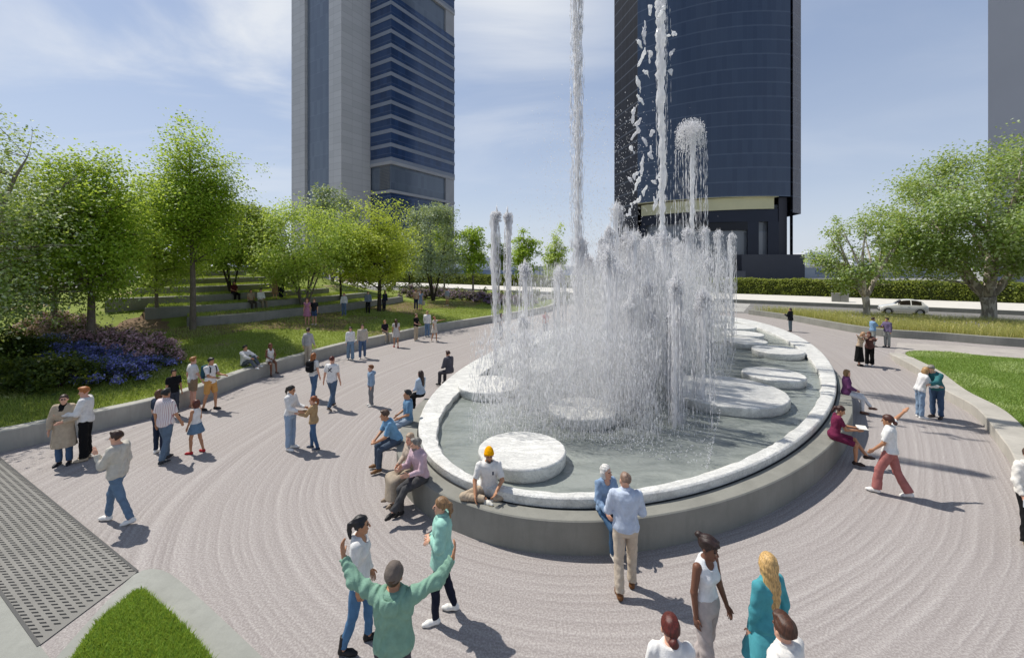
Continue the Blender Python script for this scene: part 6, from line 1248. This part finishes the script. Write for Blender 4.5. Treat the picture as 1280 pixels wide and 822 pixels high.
def jet(label, x, y, top, rad=.22, n=700, core=.07, group=None, dome=1., streak=1.):
    H = top - ZW; root = empty('water_jet', (x, y, ZW), 0, label, 'water jet', group)
    # rising core: a ragged tube
    k = max(24, int(H * 9)); z = np.linspace(-.05, H - rad * .1, k); wob = np.cumsum(rng.normal(0, .008, (k, 2)), 0); P = np.c_[wob, z]; r = core * (.7 + .8 * (z / H) ** 2) * rng.uniform(.55, 1.35, k); r = np.convolve(np.pad(r, 2, 'edge'), [.12, .23, .3, .23, .12], 'valid'); r[-1] *= .4
    mb = MB(); n8 = 9; V = []
    for i in range(k): t = np.arange(n8) * 2 * np.pi / n8; q = r[i] * rng.uniform(.6, 1.3, n8); V.append(np.c_[P[i, 0] + q * np.cos(t), P[i, 1] + q * np.sin(t), np.full(n8, z[i]) + rng.normal(0, .03, n8)])
    V = np.concatenate(V); Q = [(i * n8 + j, i * n8 + (j + 1) % n8, (i + 1) * n8 + (j + 1) % n8, (i + 1) * n8 + j) for i in range(k - 1) for j in range(n8)]
    mesh_obj('stream', V, np.array(Q), M_SPRAY, root, True)
    # falling water: streaks on a parabola shell and a domed head of froth
    n1 = int(n * .62 * streak); u = rng.random(n1); zt = (H - rad * .35) * (1 - u ** 1.35 * 1.0); spread = rad * (1 - np.exp(-(H - zt) * 2.4)) ; nk = max(20, n1 // 40); ks = rng.integers(0, nk, n1); spread = spread * rng.uniform(.25, 1.3, nk)[ks] + rng.normal(0, .012, n1); a = (rng.random(nk) * 6.283)[ks]
    P1 = np.c_[spread * np.cos(a), spread * np.sin(a), np.maximum(zt + rng.normal(0, .1, n1), .05)]; V1, F1 = drops(P1, rng.uniform(.005, .0120, n1), rng.uniform(.04, .26, n1))
    n2 = int(n * .2 * dome); a = rng.random(n2) * 6.283; e = np.arccos(rng.random(n2)); q = rad * 1.05 * rng.uniform(.55, 1.05, n2); P2 = np.c_[q * np.sin(e) * np.cos(a), q * np.sin(e) * np.sin(a), H - rad * .85 + q * np.cos(e) * .95 - rng.random(n2) ** 2 * rad * 1.6]
    V2, F2 = drops(P2, rng.uniform(.008, .024, n2), rng.uniform(.010, .05, n2))
    tag(mesh_obj('droplets', np.r_[V1, V2], [np.r_[F1, F2 + len(V1)]], M_SPRAY, root, True), kind='stuff'); return root
def jp(px, Y): return ((px - 640) * Y / F, Y)
def jt(py, Y): return CH + (HY - py) * Y / F
jet('tallest broad column of white water, left of the dark tower, rising out of the picture', *jp(721, 15.0), 15.6, .21, 7000, .06, None, .2)
jet('thin solid water jet shooting up in front of the dark tower', *jp(829, 17.0), 16.2, .26, 1500, .15)
jet('tall jet with a domed mushroom head in front of the dark tower', *jp(863, 19.0), jt(150, 19), .62, 3600, .09, None, 3.2)
jet('leftmost narrow water jet of the left pair', *jp(621, 15.5), jt(264, 15.5), .17, 2000, .075)
jet('right hand jet of the left pair', *jp(634, 16.2), jt(266, 16.2), .16, 2000, .07)
jet('shorter round headed jet standing right of the left pair', *jp(656, 14.5), jt(330, 14.5), .24, 1800, .07)
jet('jet with a tall peaked head in front of the left end of the dark tower', *jp(771, 17), jt(254, 17), .32, 1600, .08)
jet('right edge jet of the fountain, last before the hedge', *jp(915, 24), jt(292, 24), .28, 1100, .08)
jet('jet beside the right edge jet, slightly taller', *jp(897, 23.5), jt(288, 23.5), .30, 1100, .08)
c0, c1 = np.array([2.2, 11.6]), np.array([9.6, 24.5]); ax_ = (c1 - c0) / np.linalg.norm(c1 - c0); pr_ = np.array([ax_[1], -ax_[0]]); cnt = 0; used = []
while cnt < 54:
    t = rng.random(); o_ = rng.normal(0, 1.0) * 1.35; p = c0 + (c1 - c0) * t + pr_ * o_
    if abs(o_) > 3.0 or any(np.hypot(*(p - q)) < .42 for q in used): continue
    px = 640 + F * p[0] / p[1]
    if px < 650 or px > 908: continue
    used.append(p); cnt += 1; tp_ = jt(rng.uniform(283, 330), p[1]) if p[1] > 14 and px > 690 else jt(rng.uniform(300, 400), p[1])
    jet('white water jet in the dense middle group of the fountain', p[0], p[1], tp_, rng.uniform(.20, .32), 1350, .055, 'water jets in the middle of the fountain')
# fine spray hanging between the jets, foam where the water lands, ragged sheets thrown off the thin jet
n = 62000; t = rng.random(n) ** .9; o_ = np.clip(rng.normal(0, 1.5, n), -2.9, 2.9); sel = rng.integers(0, 2600, n); t = np.where(rng.random(n) < .6, t[sel], t); o_ = np.where(t == t[sel], o_[sel], o_); P = c0 + (c1 - c0) * t[:, None] + pr_ * o_[:, None]; z = ZW + (4.2 + 1.2 * t) * rng.random(n) ** 1.15
Pm = np.c_[P, z]; n = len(Pm); V, Fq = drops(Pm, rng.uniform(.004, .0085, n), rng.uniform(.01, .16, n)); tag(mesh_obj('spray', V, [Fq], M_SPRAY, None, True), kind='stuff')
n = 26000; c_ = np.array([.9, 12.2]); P = np.c_[rng.uniform(-1.1, 3.6, n), 0 * rng.random(n)]; P[:, 1] = 10.2 + rng.random(n) ** 1.2 * 5.0; P[:, 0] += (P[:, 1] - 10) * .18; z = ZW + 2.6 * rng.random(n) ** 1.3
V, Fq = drops(np.c_[P, z], rng.uniform(.004, .009, n), rng.uniform(.02, .13, n)); tag(mesh_obj('falling_water', V, [Fq], M_SPRAY, None, True), kind='stuff')
n = 9000; t = rng.random(n) ** 1.3; o_ = np.clip(rng.normal(0, 1.6, n), -3, 3); P = c0 + (c1 - c0) * (t[:, None] * 1.05 - .1) + pr_ * o_[:, None]; z = ZW + np.abs(rng.normal(0, .16, n))
V, Fq = drops(np.c_[P, z], rng.uniform(.006, .02, n), rng.uniform(.006, .03, n)); tag(mesh_obj('foam', V, [Fq], M_SPRAY, None, True), kind='stuff')
n = 3600; x0 = np.array(jp(735, 15.5)); P = np.c_[x0[0] + rng.normal(0, 1.1, n), x0[1] + rng.normal(0, 1.2, n), 5.5 + rng.random(n) ** 1.6 * 5.0]; V, Fq = drops(P, rng.uniform(.006, .014, n), rng.uniform(.008, .03, n)); tag(mesh_obj('fine_spray', V, [Fq], M_SPRAY, None, True), kind='stuff')
blobs = [(807, 40, 30), (803, 70, 26), (799, 105, 22), (795, 140, 28), (812, 70, 16), (793, 165, 18), (815, 190, 16), (804, 205, 26), (824, 14, 14), (840, 65, 9), (838, 92, 8), (812, 12, 14), (797, 230, 22), (817, 255, 18), (786, 262, 14), (828, 280, 12)]
blobs += [(800, 54, 12), (808, 92, 10), (801, 124, 12), (797, 152, 10), (806, 176, 12), (792, 186, 10), (799, 218, 14), (807, 238, 12), (820, 222, 9), (823, 245, 12), (836, 40, 10), (795, 250, 10), (815, 168, 8), (788, 225, 9)]
S = Sdf(.034)
for px, py, ln in blobs:
    Y = 16.5 + rng.uniform(-.4, .4); x = (px - 640) * Y / F; z = CH + (HY - py) * Y / F; hl = ln * .5 * Y / F; sx = rng.uniform(-.14, .2)
    a = v3(x - sx, Y, z - hl); b = v3(x + sx, Y + .1, z + hl); m_ = (a + b) / 2 + v3(rng.normal(0, .1), 0, rng.normal(0, .1)); S.add(*wr(cap(a, m_, .028, .062), .02, .5, px), k=.04); S.add(*wr(cap(m_, b, .058, .02), .02, .5, py), k=.04)
V, Q = S.mesh(); tag(mesh_obj('thrown_water', V, Q, M_SPRAY, None, True), kind='stuff')
# mist between the jets
m_, nt_, b_ = new_mat('water_mist'); nt_.nodes.remove(b_); vo = nd(nt_, 'ShaderNodeVolumePrincipled', Density=.10, Anisotropy=.3); vo.inputs['Color'].default_value = (1, 1, 1, 1)
nt_.links.new(vo.outputs[0], [n for n in nt_.nodes if n.type == 'OUTPUT_MATERIAL'][0].inputs['Volume'])
S = Sdf(.25)
for t, o_, r0, hz in ((.0, -.5, 2.2, 3.6), (.3, .1, 2.4, 4.2), (.55, 0, 2.4, 4.6), (.85, .1, 2.2, 4.6)):
    q = c0 + (c1 - c0) * t + pr_ * o_; S.add(*ell3((q[0], q[1], ZW + .35 + hz * .5), (r0, r0, hz * .62)), k=.9)
V, Q = S.mesh(); V[:, 2] = np.maximum(V[:, 2], ZW + .02); tag(mesh_obj('mist', V, Q, m_, None, True), kind='stuff')
# ------------------------------------------------------------------ the car and the box across the road
def car(loc, rz, label):
    root = empty('parked_car', loc, rz, label, 'car'); paint = pm('white_paint', hx('#d4d2cc'), .28, .03, 2., coat=.6, spec=.5); gl = pm('car_glass', hx('#2a2420'), .08, .2, 1.2, spec=.6); blk = pm('tyre', hx('#1c1c1e'), .8, .1)
    ST = [(0, .42, .60, .62, .52, .40), (.10, .26, .68, .70, .70, .52), (.45, .22, .80, .84, .79, .60), (.95, .20, .89, .95, .81, .64), (1.22, .20, .92, 1.08, .815, .62), (1.62, .20, .94, 1.40, .82, .56), (2.05, .20, .95, 1.49, .82, .56), (2.6, .20, .96, 1.47, .82, .55), (3.05, .21, .96, 1.33, .80, .54), (3.34, .26, .92, 1.05, .75, .56), (3.52, .34, .82, .88, .64, .48), (3.56, .44, .74, .76, .5, .38)]
    ST = resample(np.array(ST), 56); rings = []
    for x, zb, zs, zt_, hw, ht in ST:
        prof = [(0, zb), (hw * .80, zb), (hw * .96, zb + .08), (hw, zb + (zs - zb) * .5), (hw * .985, zs - .04), (hw * .955, zs), (ht + (hw * .955 - ht) * .5, zs + (zt_ - zs) * .5), (ht, zt_ - (zt_ - zs) * .16), (ht * .86, zt_ - (zt_ - zs) * .04), (0, zt_)]
        rings.append([(x, -a, b) for a, b in prof] + [(x, a, b) for a, b in prof[::-1][1:-1]])
    Pg = np.array(rings); m, k = Pg.shape[:2]; V = Pg.reshape(-1, 3); Q = np.array([(i * k + j, i * k + (j + 1) % k, (i + 1) * k + (j + 1) % k, (i + 1) * k + j) for i in range(m - 1) for j in range(k)])
    cx = V[Q].mean(1); seg = np.tile(np.arange(k), m - 1); side_ = np.isin(seg, [5, 6, 11, 12]); x = cx[:, 0]
    sidewin = side_ & (x > 1.35) & (x < 3.05) & (np.abs(x - 2.32) > .045); scr = np.isin(seg, [7, 8, 9, 10]) & (((x > 1.12) & (x < 1.58)) | ((x > 2.98) & (x < 3.30)))
    win = sidewin | scr; capf = np.array([tuple(range(k))]), np.array([tuple(range((m - 1) * k, m * k))])
    mesh_obj('body', V, [Q[~win], capf[0], capf[1][:, ::-1]], paint, root, True)
    for nm, msk in (('side_window', sidewin & (cx[:, 1] < 0)), ('side_window', sidewin & (cx[:, 1] > 0)), ('windscreen', scr & (x < 2)), ('rear_window', scr & (x > 2))):
        q = Q[msk]; u_, inv = np.unique(q, return_inverse=True); mesh_obj(nm, V[u_], inv.reshape(q.shape), gl, root, True)
    for x in (.62, 2.90):
        for sg in (-1, 1):
            w_ = empty('wheel', (x, sg * .73, .30)); w_.parent = root
            mb = MB(); mb.lathe([(.19, -.09), (.28, -.10), (.30, -.06), (.30, .06), (.28, .10), (.19, .09)], n=28, axis='y'); mb.build('tyre', blk, w_, True)
            mb = MB(); mb.lathe([(.0, .06 * sg), (.05, .085 * sg), (.09, .07 * sg), (.17, .075 * sg), (.20, .09 * sg), (.20, -.05 * sg)], n=20, axis='y'); mb.build('rim', pm('alloy', hx('#a9abae'), .35, .05, metal=.7), w_, True)
            for a in range(5):
                pass
            mb = MB(); mb.lathe([(.30, -.02 * sg), (.345, .095 * sg), (.36, .10 * sg), (.36, -.02 * sg)], n=28, axis='y'); mb.build('wheel_arch', pm('arch', hx('#202022'), .8, .1), w_, True)
    for sg in (-1, 1):
        S = Sdf(.02); S.add(*ell3((.22, sg * .55, .68), (.10, .10, .10)), k=0); V_, Q_ = S.mesh(); mesh_obj('headlight', V_, Q_, pm('lamp', hx('#cfd6da'), .15, .05), root)
        S = Sdf(.02); S.add(*ell3((3.44, sg * .58, .74), (.05, .07, .09)), k=0); V_, Q_ = S.mesh(); mesh_obj('tail_light', V_, Q_, pm('tail', hx('#8a1a1a'), .3, .05), root)
        S = Sdf(.02); S.add(*ell3((1.42, sg * .90, .98), (.06, .09, .06)), k=0); V_, Q_ = S.mesh(); mesh_obj('wing_mirror', V_, Q_, paint, root)
        mb = MB(); mb.box((2.05, sg * .83 - .01, .78), (2.2, sg * .83 + .01, .81)); mb.build('handle', pm('chrome', hx('#b9bbbd'), .3, .05, metal=.8), root)
    mb = MB(); mb.box((-.02, -.5, .30), (.08, .5, .42)); mb.build('bumper_grille', blk, root)
p = np.array(G(1128, 392.5)[:2]); car((p[0] - RD[0] * 1.78, p[1] - RD[1] * 1.78, .004), math.atan2(RD[1], RD[0]), 'small white rounded hatchback on the road behind the tall grasses')
p = np.array(G(1050, 377, .12)[:2]); root = empty('utility_box', (p[0], p[1], .12), math.atan2(RD[1], RD[0]), 'grey concrete utility box on the pale pavement in front of the hedge', 'box')
mb = MB(); mb.box((-.85, -.4, 0), (.85, .4, 1.0)); mb.build('cabinet', M_CONC_D, root); mb = MB(); mb.box((-.9, -.45, 1.003), (.9, .45, 1.08)); mb.build('lid', M_CONC_D, root)
mb = MB(); mb.box((-.01, -.412, .08), (.01, -.398, .95)); mb.build('door_gap', pm('gap', hx('#2c2c2c'), .8, .05), root)
